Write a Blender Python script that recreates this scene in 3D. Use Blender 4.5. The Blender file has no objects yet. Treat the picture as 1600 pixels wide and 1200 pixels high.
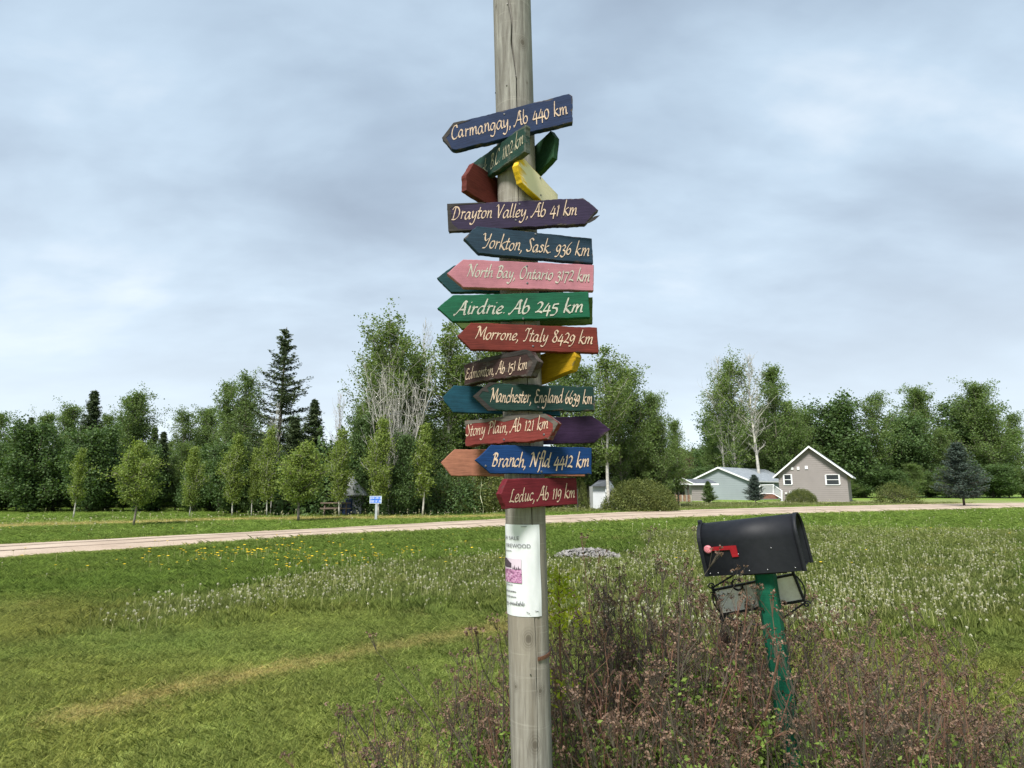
import bpy, math, random
import numpy as np
from mathutils import Vector, Matrix
R = math.radians
random.seed(7); rng = np.random.default_rng(11)
S = bpy.context.scene
COL = S.collection

# ---------------------------------------------------------------- camera, sky, sun, exposure
F = 906.0; PITCH = R(10.15); EYE = 1.6
cd = bpy.data.cameras.new('camera'); cam = bpy.data.objects.new('camera', cd); COL.objects.link(cam)
cam.location = (0, 0, EYE); cam.rotation_euler = (R(90) + PITCH, 0, 0)
cd.sensor_width = 36; cd.lens = 36 * F / 1600; cd.clip_start = 0.05; cd.clip_end = 3000
S.camera = cam
SUN_EL, SUN_AZ = R(52), R(205)      # azimuth: compass angle of the sun, behind the left shoulder
w = bpy.data.worlds.new('World'); S.world = w; w.use_nodes = True
nt = w.node_tree; nt.nodes.clear(); N = nt.nodes; L = nt.links
sky = N.new('ShaderNodeTexSky'); sky.sky_type = 'NISHITA'; sky.sun_disc = False
sky.sun_elevation = SUN_EL; sky.sun_rotation = SUN_AZ; sky.altitude = 800; sky.dust_density = 1.5
tc = N.new('ShaderNodeTexCoord'); sep = N.new('ShaderNodeSeparateXYZ'); L.new(tc.outputs['Generated'], sep.inputs[0])
def wmath(op, a, b=None, clamp=False):
    m = N.new('ShaderNodeMath'); m.operation = op; m.use_clamp = clamp
    for i, v in enumerate((a, b)):
        if v is None: continue
        if isinstance(v, (int, float)): m.inputs[i].default_value = v
        else: L.new(v, m.inputs[i])
    return m.outputs[0]
zz = wmath('ADD', wmath('MAXIMUM', sep.outputs['Z'], 0.0), 0.28)
cmb = N.new('ShaderNodeCombineXYZ')
L.new(wmath('DIVIDE', sep.outputs['X'], zz), cmb.inputs[0]); L.new(wmath('DIVIDE', sep.outputs['Y'], zz), cmb.inputs[1])
def wnoise(scale, detail, rough, off, dist=0.0):
    mp = N.new('ShaderNodeMapping'); mp.inputs['Location'].default_value = off; mp.inputs['Rotation'].default_value = (0, 0, R(-25)); mp.inputs['Scale'].default_value = (0.75, 1.25, 1)
    L.new(cmb.outputs[0], mp.inputs[0])
    n = N.new('ShaderNodeTexNoise'); n.inputs['Scale'].default_value = scale; n.inputs['Detail'].default_value = detail
    n.inputs['Roughness'].default_value = rough; n.inputs['Distortion'].default_value = dist; L.new(mp.outputs[0], n.inputs[0]); return n.outputs[0]
n1 = wnoise(1.15, 5, 0.5, (3.1, 1.7, 0), 0.4); n2 = wnoise(3.2, 6, 0.55, (0.4, 5.2, 0), 0.2)
mixf = wmath('ADD', wmath('MULTIPLY', n1, 0.72), wmath('MULTIPLY', n2, 0.28))
cr = N.new('ShaderNodeValToRGB'); L.new(mixf, cr.inputs[0])
e = cr.color_ramp.elements
e[0].position = 0.34; e[0].color = (2.9, 3.6, 4.55, 1)
e[1].position = 0.66; e[1].color = (7.0, 7.8, 8.6, 1)
x = cr.color_ramp.elements.new(0.46); x.color = (3.8, 4.75, 5.85, 1)
x = cr.color_ramp.elements.new(0.56); x.color = (4.9, 6.1, 7.3, 1)
hz = N.new('ShaderNodeMix'); hz.data_type = 'RGBA'
L.new(wmath('POWER', wmath('SUBTRACT', 1.0, wmath('MULTIPLY', wmath('MAXIMUM', sep.outputs['Z'], 0.0), 1.5), True), 2.2), hz.inputs[0])
L.new(cr.outputs[0], hz.inputs[6]); hz.inputs[7].default_value = (7.6, 8.4, 9.0, 1)
mx = N.new('ShaderNodeMix'); mx.data_type = 'RGBA'; mx.inputs[0].default_value = 0.88
L.new(sky.outputs[0], mx.inputs[6]); L.new(hz.outputs[2], mx.inputs[7])
bg = N.new('ShaderNodeBackground'); bg.inputs[1].default_value = 0.067; L.new(mx.outputs[2], bg.inputs[0])
wo = N.new('ShaderNodeOutputWorld'); L.new(bg.outputs[0], wo.inputs[0])
sd = bpy.data.lights.new('sun', 'SUN'); so = bpy.data.objects.new('sun', sd); COL.objects.link(so)
sd.energy = 3.5; sd.angle = R(14); sd.color = (1, 0.96, 0.9)
sdir = Vector((math.sin(SUN_AZ) * math.cos(SUN_EL), math.cos(SUN_AZ) * math.cos(SUN_EL), math.sin(SUN_EL)))
so.rotation_euler = sdir.to_track_quat('Z', 'Y').to_euler(); so.location = (0, 0, 30)
S.view_settings.view_transform = 'Standard'; S.view_settings.look = 'None'; S.view_settings.gamma = 1; S.view_settings.exposure = 0.98
S.view_settings.use_curve_mapping = False
S.cycles.max_bounces = 6; S.cycles.transparent_max_bounces = 4; S.cycles.diffuse_bounces = 3

# ---------------------------------------------------------------- survey helpers: sight lines of the photograph -> places
CP, SP = math.cos(PITCH), math.sin(PITCH)
def ray(u, v):
    a, b = (u - 800) / F, (600 - v) / F
    return Vector((a, CP - b * SP, SP + b * CP))
def at(u, v, Y):
    d = ray(u, v); return Vector((0, 0, EYE)) + d * (Y / d.y)
def gnd(u, v):
    d = ray(u, v); return Vector((0, 0, EYE)) + d * (-EYE / d.z)
def proj(P):      # numpy (n,3) -> u,v
    x, y, z = P[:, 0], P[:, 1], P[:, 2] - EYE
    dc = y * CP + z * SP; up = -y * SP + z * CP
    dc = np.where(dc < 0.05, 0.05, dc)
    return 800 + F * x / dc, 600 - F * up / dc

# ---------------------------------------------------------------- mesh helpers
class MB:
    def __init__(s): s.v = []; s.f = []; s.m = []; s.n = 0
    def add(s, verts, faces, mi=0):
        s.v.extend([tuple(p) for p in verts]); s.f.extend([tuple(i + s.n for i in f) for f in faces]); s.m.extend([mi] * len(faces)); s.n += len(verts)
    def box(s, c, d, M=None, mi=0):
        hx, hy, hz = d[0] / 2, d[1] / 2, d[2] / 2
        vs = [Vector((x, y, z)) for x in (-hx, hx) for y in (-hy, hy) for z in (-hz, hz)]
        if M is not None: vs = [M @ p for p in vs]
        c = Vector(c); vs = [p + c for p in vs]
        s.add(vs, [(0, 1, 3, 2), (4, 6, 7, 5), (0, 4, 5, 1), (2, 3, 7, 6), (0, 2, 6, 4), (1, 5, 7, 3)], mi)
    def tube(s, pts, rad, sides=4, mi=0, cap=True):
        P = np.array([tuple(p) for p in pts], float); n = len(P)
        r = np.broadcast_to(np.array(rad, float), (n,))
        T = np.gradient(P, axis=0); T /= np.linalg.norm(T, axis=1)[:, None] + 1e-9
        ref = np.array([0.0, 0, 1]) if abs(T[0][2]) < 0.8 else np.array([1.0, 0, 0])
        A = np.cross(T, ref); A /= np.linalg.norm(A, axis=1)[:, None] + 1e-9; B = np.cross(T, A)
        a = np.arange(sides) * 2 * np.pi / sides
        V = P[:, None, :] + r[:, None, None] * (np.cos(a)[None, :, None] * A[:, None, :] + np.sin(a)[None, :, None] * B[:, None, :])
        fs = []
        for i in range(n - 1):
            for j in range(sides):
                k = (j + 1) % sides; fs.append((i * sides + j, i * sides + k, (i + 1) * sides + k, (i + 1) * sides + j))
        if cap: fs.append(tuple(range(sides - 1, -1, -1))); fs.append(tuple((n - 1) * sides + j for j in range(sides)))
        s.add(V.reshape(-1, 3).tolist(), fs, mi)
    def prism(s, poly, d, mi=0):           # poly: list of Vectors, extruded by vector d
        n = len(poly); vs = list(poly) + [p + d for p in poly]
        fs = [tuple(range(n)), tuple(range(2 * n - 1, n - 1, -1))] + [(i, i + n, (i + 1) % n + n, (i + 1) % n) for i in range(n)]
        s.add(vs, fs, mi)
    def mesh(s, name, mats, smooth=False):
        me = bpy.data.meshes.new(name); me.from_pydata(s.v, [], s.f)
        for m in (mats if isinstance(mats, (list, tuple)) else [mats]): me.materials.append(m)
        if any(s.m): me.polygons.foreach_set('material_index', s.m)
        if smooth: me.polygons.foreach_set('use_smooth', [True] * len(s.f))
        me.update(); return me
    def build(s, name, mats, parent=None, smooth=False):
        return link(name, s.mesh(name, mats, smooth), parent)
def link(name, me, parent=None):
    o = bpy.data.objects.new(name, me); COL.objects.link(o)
    if parent is not None: o.parent = parent
    return o
def tag(o, label=None, cat=None, group=None, kind=None):
    if label: o['label'] = label
    if cat: o['category'] = cat
    if group: o['group'] = group
    if kind: o['kind'] = kind
    return o
def empty(name, loc=(0, 0, 0), rz=0.0):
    o = bpy.data.objects.new(name, None); COL.objects.link(o); o.location = loc; o.rotation_euler = (0, 0, rz); o.empty_display_size = 0.1; return o
def kids(o): return [c for c in bpy.data.objects if c.parent is o]
def copy_tree(o, children):
    c = o.copy(); COL.objects.link(c)
    for ch in children:
        d = ch.copy(); COL.objects.link(d); d.parent = c
    return c
def quads_mesh(name, V, mat, tint=None, nv=4):      # V (n,nv,3)
    n = V.shape[0]; me = bpy.data.meshes.new(name)
    me.vertices.add(n * nv); me.vertices.foreach_set('co', V.reshape(-1).astype(np.float32))
    me.loops.add(n * nv); me.loops.foreach_set('vertex_index', np.arange(n * nv, dtype=np.int32))
    me.polygons.add(n); me.polygons.foreach_set('loop_start', np.arange(0, n * nv, nv, dtype=np.int32))
    if tint is not None:
        a = me.attributes.new('tint', 'FLOAT', 'POINT'); a.data.foreach_set('value', np.repeat(tint, nv).astype(np.float32))
    me.materials.append(mat); me.update(calc_edges=True); return me
def leaves(C, size, asp=0.7, tilt=1.0):             # diamond leaves with random orientation
    n = len(C); a = rng.normal(size=(n, 3)); a[:, 2] *= tilt; a /= np.linalg.norm(a, axis=1)[:, None]
    b = rng.normal(size=(n, 3)); b -= (a * b).sum(1)[:, None] * a; b /= np.linalg.norm(b, axis=1)[:, None]
    sz = (size * rng.uniform(0.6, 1.25, n))[:, None]
    return np.stack([C - a * sz * .5, C + b * sz * .5 * asp, C + a * sz * .5, C - b * sz * .5 * asp], 1)

# ---------------------------------------------------------------- materials
def mat_new(name):
    m = bpy.data.materials.new(name); m.use_nodes = True; nt = m.node_tree; b = nt.nodes['Principled BSDF']; return m, nt, b
def nz(nt, scale, detail=4, rough=.55, vec=None, sc=None, dist=0):
    n = nt.nodes.new('ShaderNodeTexNoise'); n.inputs['Scale'].default_value = scale; n.inputs['Detail'].default_value = detail
    n.inputs['Roughness'].default_value = rough; n.inputs['Distortion'].default_value = dist
    t = nt.nodes.new('ShaderNodeTexCoord'); src = vec or t.outputs['Object']
    if sc:
        mp = nt.nodes.new('ShaderNodeMapping'); mp.inputs['Scale'].default_value = sc; nt.links.new(src, mp.inputs[0]); src = mp.outputs[0]
    nt.links.new(src, n.inputs['Vector']); return n.outputs[0]
def ramp(nt, fac, stops):
    r = nt.nodes.new('ShaderNodeValToRGB'); nt.links.new(fac, r.inputs[0]); el = r.color_ramp.elements
    while len(el) < len(stops): el.new(0.5)
    for e_, (p, c) in zip(el, stops): e_.position = p; e_.color = (*c, 1) if len(c) == 3 else c
    return r.outputs[0]
def mix(nt, f, a, b, mode='MIX'):
    m = nt.nodes.new('ShaderNodeMix'); m.data_type = 'RGBA'; m.blend_type = mode
    for i, v in ((0, f), (6, a), (7, b)):
        if isinstance(v, (int, float)): m.inputs[i].default_value = v
        elif isinstance(v, tuple): m.inputs[i].default_value = (*v, 1)
        else: nt.links.new(v, m.inputs[i])
    return m.outputs[2]
def bump(nt, b, h, strength=.4, dist=.01):
    bp = nt.nodes.new('ShaderNodeBump'); bp.inputs['Strength'].default_value = strength; bp.inputs['Distance'].default_value = dist
    nt.links.new(h, bp.inputs['Height']); nt.links.new(bp.outputs[0], b.inputs['Normal'])
def mth(nt, op, a, b=None, clamp=False):
    m = nt.nodes.new('ShaderNodeMath'); m.operation = op; m.use_clamp = clamp
    for i, v in enumerate((a, b)):
        if v is None: continue
        if isinstance(v, (int, float)): m.inputs[i].default_value = v
        else: nt.links.new(v, m.inputs[i])
    return m.outputs[0]
def plain(name, c, rough=.6, var=.25, scale=6, metal=0, bmp=0):
    m, nt, b = mat_new(name)
    f = nz(nt, scale)
    nt.links.new(ramp(nt, f, [(.3, tuple(x * (1 - var) for x in c)), (.7, tuple(min(1, x * (1 + var)) for x in c))]), b.inputs['Base Color'])
    b.inputs['Roughness'].default_value = rough; b.inputs['Metallic'].default_value = metal
    if bmp: bump(nt, b, nz(nt, scale * 6), bmp)
    return m
def leaf_mat(name, c1, c2, trans=.3):
    m, nt, b = mat_new(name)
    a = nt.nodes.new('ShaderNodeAttribute'); a.attribute_name = 'tint'
    col = ramp(nt, a.outputs['Fac'], [(0, c1), (1, c2)])
    nt.links.new(col, b.inputs['Base Color']); b.inputs['Roughness'].default_value = .6; b.inputs['Specular IOR Level'].default_value = .25
    t = nt.nodes.new('ShaderNodeBsdfTranslucent'); nt.links.new(mix(nt, 1.0, col, (1.25, 1.3, .6), 'MULTIPLY'), t.inputs[0])
    ms = nt.nodes.new('ShaderNodeMixShader'); ms.inputs[0].default_value = trans
    nt.links.new(b.outputs[0], ms.inputs[1]); nt.links.new(t.outputs[0], ms.inputs[2])
    nt.links.new(ms.outputs[0], nt.nodes['Material Output'].inputs[0]); return m
def inst_mat(name, trans=.25, rough=.6):
    m, nt, b = mat_new(name)
    a = nt.nodes.new('ShaderNodeAttribute'); a.attribute_type = 'INSTANCER'; a.attribute_name = 'icol'
    t2 = nt.nodes.new('ShaderNodeAttribute'); t2.attribute_name = 'tint'
    col = mix(nt, 1.0, a.outputs['Color'], ramp(nt, t2.outputs['Fac'], [(0, (.65, .7, .6)), (1, (1.35, 1.25, 1.3))]), 'MULTIPLY')
    nt.links.new(col, b.inputs['Base Color']); b.inputs['Roughness'].default_value = rough; b.inputs['Specular IOR Level'].default_value = .2
    t = nt.nodes.new('ShaderNodeBsdfTranslucent'); nt.links.new(col, t.inputs[0])
    ms = nt.nodes.new('ShaderNodeMixShader'); ms.inputs[0].default_value = trans
    nt.links.new(b.outputs[0], ms.inputs[1]); nt.links.new(t.outputs[0], ms.inputs[2])
    nt.links.new(ms.outputs[0], nt.nodes['Material Output'].inputs[0]); return m

def paint_mat(name, c, wear=.3, dirt=(.05, .04, .035), base=None, streak=.25):
    """old house paint on timber: grain along local X, chips and dark weathered patches"""
    c = tuple(q * .80 if q > .6 else q * .66 for q in c); m, nt, b = mat_new(name)
    g = nz(nt, 9, 6, .6, sc=(1.2, 14, 14)); g2 = nz(nt, 40, 5, .6, sc=(.5, 8, 8))
    c1 = tuple(x * (1 - streak) for x in c); c2 = tuple(min(1, x * (1 + streak) + .004) for x in c)
    col = mix(nt, .6, ramp(nt, g, [(.3, c1), (.7, c2)]), ramp(nt, g2, [(.32, c1), (.68, c2)])); col = mix(nt, 1.0, col, ramp(nt, nz(nt, 6, 6, .7), [(.35, (.72, .72, .74)), (.6, (1.05, 1.05, 1.04))]), 'MULTIPLY')
    if base:   # bare / faded top coat left in part
        sx_ = nt.nodes.new('ShaderNodeSeparateXYZ'); tc_ = nt.nodes.new('ShaderNodeTexCoord'); nt.links.new(tc_.outputs['Object'], sx_.inputs[0])
        gz_ = nt.nodes.new('ShaderNodeNewGeometry'); ed_ = nt.nodes.new('ShaderNodeAttribute'); ed_.attribute_name = 'edge'
        mk = mth(nt, 'ADD', mth(nt, 'MULTIPLY', sx_.outputs[0], 5.0), mth(nt, 'MULTIPLY', nz(nt, 30, 4, .6, sc=(.4, 2, 2)), 1.0))
        msk = ramp(nt, mk, [(.05, (0, 0, 0)), (.20, (1, 1, 1))]); msk = mth(nt, 'MULTIPLY', msk, mth(nt, 'LESS_THAN', ed_.outputs['Fac'], .9)); col = mix(nt, msk, col, base)
    at_ = nt.nodes.new('ShaderNodeAttribute'); at_.attribute_name = 'edge'
    wn = nz(nt, 22, 7, .65, sc=(.6, 1.4, 1.4))
    wf = mth(nt, 'ADD', wn, mth(nt, 'MULTIPLY', at_.outputs['Fac'], .17))
    wmask = ramp(nt, wf, [(.78 - wear * .32, (0, 0, 0)), (.85 - wear * .30, (1, 1, 1))])
    col = mix(nt, wmask, col, mix(nt, g2, dirt, tuple(min(1, x * 2.6) for x in dirt)))
    nt.links.new(col, b.inputs['Base Color']); b.inputs['Roughness'].default_value = .7; b.inputs['Specular IOR Level'].default_value = .16
    h = mth(nt, 'SUBTRACT', mth(nt, 'MULTIPLY', g2, .5), mth(nt, 'MULTIPLY', wmask, .6)); bump(nt, b, h, .6, .002)
    return m

# ---------------------------------------------------------------- zones of the ground (in metres, read off the sight lines)
def seg_dist(X, Y, pts):
    d = np.full(X.shape, 1e9)
    for (x0, y0), (x1, y1) in zip(pts[:-1], pts[1:]):
        dx, dy = x1 - x0, y1 - y0; t = np.clip(((X - x0) * dx + (Y - y0) * dy) / (dx * dx + dy * dy), 0, 1)
        d = np.minimum(d, np.hypot(X - x0 - t * dx, Y - y0 - t * dy))
    return d
def pin(X, Y, pts):
    ins = np.zeros(X.shape, bool); n = len(pts)
    for i in range(n):
        (x0, y0), (x1, y1) = pts[i], pts[(i + 1) % n]
        if y0 == y1: continue
        c = ((y0 > Y) != (y1 > Y)) & (X < (x1 - x0) * (Y - y0) / (y1 - y0) + x0); ins ^= c
    return ins
def vn(X, Y, f, seed):
    r = np.random.default_rng(seed); o = 0; a = 0
    for k in range(4):
        for _ in range(3):
            th = r.uniform(0, 6.28); ph = r.uniform(0, 6.28); ff = f * (1.9 ** k) * r.uniform(.7, 1.3)
            o = o + np.sin((X * math.cos(th) + Y * math.sin(th)) * ff + ph + 1.3 * np.sin((Y * math.cos(th) - X * math.sin(th)) * ff * .7 + ph * 2)) * .6 ** k
            a += .6 ** k
    return o / a * 1.6
g2 = lambda L_: [tuple(gnd(u, v)[:2]) for u, v in L_]
ROAD_LO = g2([(0, 872), (170, 860), (350, 848), (500, 838), (650, 830), (800, 823), (850, 820), (1000, 812), (1100, 808), (1250, 803), (1430, 798), (1600, 794)])
ROAD_UP = g2([(0, 851), (170, 842), (350, 833), (500, 826), (650, 818), (800, 810), (850, 806), (1000, 799), (1100, 796), (1250, 792), (1430, 788), (1600, 785.5)])
def ext(pts, dl, dr):
    a, b = np.array(pts[0]), np.array(pts[1]); c, d = np.array(pts[-2]), np.array(pts[-1])
    return [tuple(a + (a - b) / np.linalg.norm(a - b) * dl)] + pts + [tuple(d + (d - c) / np.linalg.norm(d - c) * dr)]
ROAD_LO = ext(ROAD_LO, 40, 60); ROAD_UP = ext(ROAD_UP, 40, 60)
ROAD_POLY = ROAD_LO + ROAD_UP[::-1]
STRIPE = g2([(120, 1120), (350, 1062), (450, 1040), (550, 1018), (650, 1003), (730, 990), (800, 980), (900, 968)])
LANE = g2([(0, 822), (200, 817), (350, 812), (500, 810), (600, 809.5), (700, 808), (790, 806)])
BAND = g2([(180, 960), (300, 935), (420, 912), (520, 893), (640, 880), (800, 868), (800, 934), (620, 948), (430, 948), (250, 975)])
BAND2 = g2([(800, 930), (810, 868), (880, 872), (990, 866), (1000, 832), (1100, 826), (1250, 823), (1600, 830), (1600, 960), (1240, 985), (1050, 1000), (880, 985)])
FARB = g2([(860, 790), (1000, 788), (1250, 783), (1500, 780), (1600, 782), (1600, 786), (1250, 790.5), (1000, 797), (860, 802)])
def zones(X, Y):
    n = vn(X, Y, 1.3, 3) * .5; nl = vn(X, Y, .5, 5)
    dry = np.clip(1.25 - seg_dist(X, Y, STRIPE) / (.24 + .10 * n), 0, 1) * np.clip(.85 + .5 * n, 0, 1)
    dry = np.maximum(dry, .9 * np.clip(1.6 - seg_dist(X, Y, LANE) / (1.3 + .3 * n), 0, 1))
    dry = np.maximum(dry, np.clip(vn(X, Y, 2.2, 9) - .55, 0, .5))
    Xn, Yn = X + n * .5, Y + n * .5
    tall = (pin(Xn, Yn, BAND) | pin(Xn, Yn, BAND2)).astype(float)
    road_d = seg_dist(X, Y, ROAD_LO)
    lush = np.clip((Y - 8.2 - .5 * n) / 1.5, 0, 1) * (1 - tall) * np.clip((road_d - .4), 0, 1)
    far = pin(X, Y, FARB).astype(float)
    return dry, tall, lush, far, nl
def gcol(X, Y):
    dry, tall, lush, far, nl = zones(X, Y)
    fn = vn(X, Y, 5.0, 21)
    base = np.array([.275, .335, .088]); c = base[None] * (1 + .16 * nl[:, None] + .14 * fn[:, None])
    c[:, 0] *= 1 + .10 * vn(X, Y, 1.1, 31)
    l_ = np.array([.185, .285, .055]); c = c * (1 - lush[:, None] * .85) + l_[None] * (1 + .12 * nl[:, None] + .12 * fn[:, None]) * lush[:, None] * .85
    t_ = np.array([.25, .31, .095]); c = c * (1 - tall[:, None] * .7) + t_[None] * (1 + .2 * fn[:, None]) * tall[:, None] * .7
    f_ = np.array([.24, .26, .11]); c = c * (1 - far[:, None] * .8) + f_ * far[:, None] * .8
    d_ = np.array([.50, .43, .18]); c = c * (1 - dry[:, None] * .9) + d_ * dry[:, None] * .9
    return np.clip(c, .01, .8), dry, tall, lush, far
def gh(X, Y):
    ditch = -.22 * np.exp(-((Y - 12.6 - .10 * X) / 1.0) ** 2) * np.clip((-X - 0) / 5 + .4, .25, 1) * 0
    return ditch + .018 * vn(X, Y, .9, 2) * np.clip((Y - 2) / 3, 0, 1)

def axis(lo, hi, fine_lo, fine_hi, step):
    a = list(np.arange(fine_lo, fine_hi + 1e-6, step)); d = step * 1.3
    while a[-1] < hi: a.append(a[-1] + d); d *= 1.25
    d = step * 1.3
    while a[0] > lo: a.insert(0, a[0] - d); d *= 1.25
    return np.array(a)
ax, ay = axis(-900, 900, -34, 46, .28), axis(-200, 1500, 1, 62, .28)
GX, GY = np.meshgrid(ax, ay); gx, gy = GX.ravel(), GY.ravel()
gc, *_ = gcol(gx, gy)
me = bpy.data.meshes.new('ground')
nx, ny = len(ax), len(ay); V = np.stack([gx, gy, gh(gx, gy) - .012], 1)
ii = np.arange(nx * ny).reshape(ny, nx); Fq = np.stack([ii[:-1, :-1], ii[:-1, 1:], ii[1:, 1:], ii[1:, :-1]], -1).reshape(-1, 4)
me.vertices.add(len(V)); me.vertices.foreach_set('co', V.ravel().astype(np.float32))
me.loops.add(Fq.size); me.loops.foreach_set('vertex_index', Fq.ravel().astype(np.int32))
me.polygons.add(len(Fq)); me.polygons.foreach_set('loop_start', np.arange(0, Fq.size, 4, dtype=np.int32)); me.polygons.foreach_set('use_smooth', [True] * len(Fq))
ca = me.attributes.new('gcol', 'FLOAT_COLOR', 'POINT'); ca.data.foreach_set('color', np.concatenate([gc, np.ones((len(gc), 1))], 1).ravel().astype(np.float32))
me.update(calc_edges=True)
m, nt_, b = mat_new('turf')
a = nt_.nodes.new('ShaderNodeAttribute'); a.attribute_name = 'gcol'
f1 = nz(nt_, 3.5, 8, .7); f2 = nz(nt_, 40, 4, .6)
c_ = mix(nt_, 1.0, a.outputs['Color'], ramp(nt_, f1, [(.3, (.75, .78, .75)), (.7, (1.15, 1.12, 1.1))]), 'MULTIPLY')
c_ = mix(nt_, 1.0, c_, ramp(nt_, f2, [(.35, (.65, .65, .65)), (.65, (1.1, 1.1, 1.1))]), 'MULTIPLY')
nt_.links.new(c_, b.inputs['Base Color']); b.inputs['Roughness'].default_value = .95; b.inputs['Specular IOR Level'].default_value = .1
bump(nt_, b, f2, .6, .03)
me.materials.append(m); ground = tag(link('ground', me), kind='structure')

# road: gravel strip with a slight crown, ragged shoulders
def resample(pts, n):
    p = np.array(pts); d = np.r_[0, np.cumsum(np.hypot(*np.diff(p, axis=0).T))]; t = np.linspace(0, d[-1], n)
    return np.stack([np.interp(t, d, p[:, 0]), np.interp(t, d, p[:, 1])], 1)
lo_, up_ = resample(ROAD_LO, 420), resample(ROAD_UP, 420); K = 14; mb = MB(); rows = []
for i in range(420):
    for k in range(K + 1):
        t = k / K; p = lo_[i] * (1 - t) + up_[i] * t
        if k in (0, K): p = p + rng.normal(size=2) * .07
        rows.append((p[0], p[1], .012 + .05 * math.sin(math.pi * t) + .004 * math.sin(i * .7 + k)))
mb.add(rows, [(i * (K + 1) + k, (i + 1) * (K + 1) + k, (i + 1) * (K + 1) + k + 1, i * (K + 1) + k + 1) for i in range(419) for k in range(K)])
m, nt_, b = mat_new('road_gravel')
tcx = nt_.nodes.new('ShaderNodeTexCoord')
f1 = nz(nt_, .5, 6, .65); f2 = nz(nt_, 30, 4, .7)
c_ = ramp(nt_, f1, [(.3, (.34, .255, .19)), (.5, (.42, .33, .25)), (.7, (.50, .41, .32))])
c_ = mix(nt_, 1.0, c_, ramp(nt_, f2, [(.3, (.75, .75, .75)), (.7, (1.15, 1.15, 1.15))]), 'MULTIPLY')
nt_.links.new(c_, b.inputs['Base Color']); b.inputs['Roughness'].default_value = .95; bump(nt_, b, f2, .5, .02)
road_m = m
tag(mb.build('gravel_road', m, smooth=True), kind='structure')
# darker wheel tracks: thin worn strips lying on the road
for t0 in (.36, .68):
    mb = MB(); rows = []
    for i in range(420):
        for q in (-.025, .025):
            t = t0 + q + .006 * math.sin(i * .13); p = lo_[i] * (1 - t) + up_[i] * t
            rows.append((p[0], p[1], .012 + .05 * math.sin(math.pi * t) + .010))
    mb.add(rows, [(2 * i, 2 * i + 2, 2 * i + 3, 2 * i + 1) for i in range(419)])
    tag(mb.build('wheel_track', plain('track_gravel', (.33, .25, .19), .95, .2, 2)), kind='structure')

# ---------------------------------------------------------------- pole (leans slightly)
PY = 1.85
def pole_c(v):         # centre of the pole seen at image height v
    u = 800 + 31 * v / 1200.0; p = at(u, v, PY); return p
pt, pb = pole_c(0), pole_c(1200)
axd = (pt - pb).normalized()
top = pb + axd * ((pt - pb).length + .55); k_ = (0.0 - pb.z) / axd.z; base = pb + axd * (k_ - .02)
def pole_at_z(z): t = (z - base.z) / (top.z - base.z); return base + (top - base) * t
def pole_r(z):
    c = pole_at_z(z); dc = c.y * CP + (z - EYE) * SP; up = -c.y * SP + (z - EYE) * CP; v = 600 - F * up / dc
    return (29.3 + 3.0 * v / 1200) * dc / F
CRACK = [(788, -120, .0040), (790, 0, .0044), (795, 24, .0042), (800, 56, .0038), (799, 88, .0034), (803, 113, .0028), (807, 144, .0024), (808, 200, .0016), (809, 290, .0012), (812, 400, .0012), (822, 560, .0014), (827, 700, .0015), (830, 800, .0020), (835, 960, .0016), (837, 1020, .0016), (839, 1105, .0012), (840, 1300, .0010)]
def crack_at(z):
    c = pole_at_z(z); dc = c.y * CP + (z - EYE) * SP; up = -c.y * SP + (z - EYE) * CP; v = 600 - F * up / dc
    u = np.interp(v, [q[1] for q in CRACK], [q[0] for q in CRACK]); wd = np.interp(v, [q[1] for q in CRACK], [q[2] for q in CRACK])
    hw = 29.3 + 3.0 * v / 1200; uc = 800 + F * c.x / dc
    return math.asin(max(-.95, min(.95, (u - uc) / hw))), wd
mb = MB(); NZ = 260; NA = 64; rows = []
th0 = math.pi * 1.5      # angle of the side facing the camera; image-right = increasing
for i in range(NZ):
    z = base.z + (top.z - base.z) * i / (NZ - 1); c = pole_at_z(z); r = pole_r(z)
    ca_, wd = crack_at(z); wd *= 1 + .25 * math.sin(z * 37) ; dl = wd / r
    offs = [0, dl * .6, dl * 1.0, dl * 1.6]; rest = np.linspace(dl * 1.6, 2 * math.pi - dl * 1.6, NA - 6)[1:-1]
    angs = [0, dl * .55, dl, dl * 1.9] + list(rest[1:-1]) + [-dl * 1.9, -dl, -dl * .55]
    for j, a_ in enumerate(angs):
        th = th0 + ca_ + a_
        rr = r * (1 + .006 * math.sin(th * 3 + z * 1.7) + .004 * math.sin(th * 7 + z * 5) + .0015 * math.sin(th * 31 + z * 3))
        if j == 0: rr -= .014
        elif abs(a_) < dl * .6: rr -= .010
        rows.append((c.x + rr * math.cos(th), c.y + rr * math.sin(th), z))
    na = len(angs)
mb.add(rows, [(i * na + j, i * na + (j + 1) % na, (i + 1) * na + (j + 1) % na, (i + 1) * na + j) for i in range(NZ - 1) for j in range(na)] + [tuple((NZ - 1) * na + j for j in range(na))])
m, nt_, b = mat_new('weathered_pole')
gr = nz(nt_, 12, 8, .7, sc=(5, 5, .35)); gr2 = nz(nt_, 60, 5, .6, sc=(3, 3, .12)); bl = nz(nt_, 2.2, 3, .5, sc=(1, 1, .5))
col = ramp(nt_, gr, [(.30, (.10, .088, .078)), (.5, (.185, .175, .160)), (.68, (.29, .278, .258))])
col = mix(nt_, ramp(nt_, bl, [(.40, (0, 0, 0)), (.65, (.6, .6, .6))]), col, (.225, .19, .145))
col = mix(nt_, ramp(nt_, gr2, [(.60, (0, 0, 0)), (.68, (.6, .6, .6))]), col, (.09, .08, .07))
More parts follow.
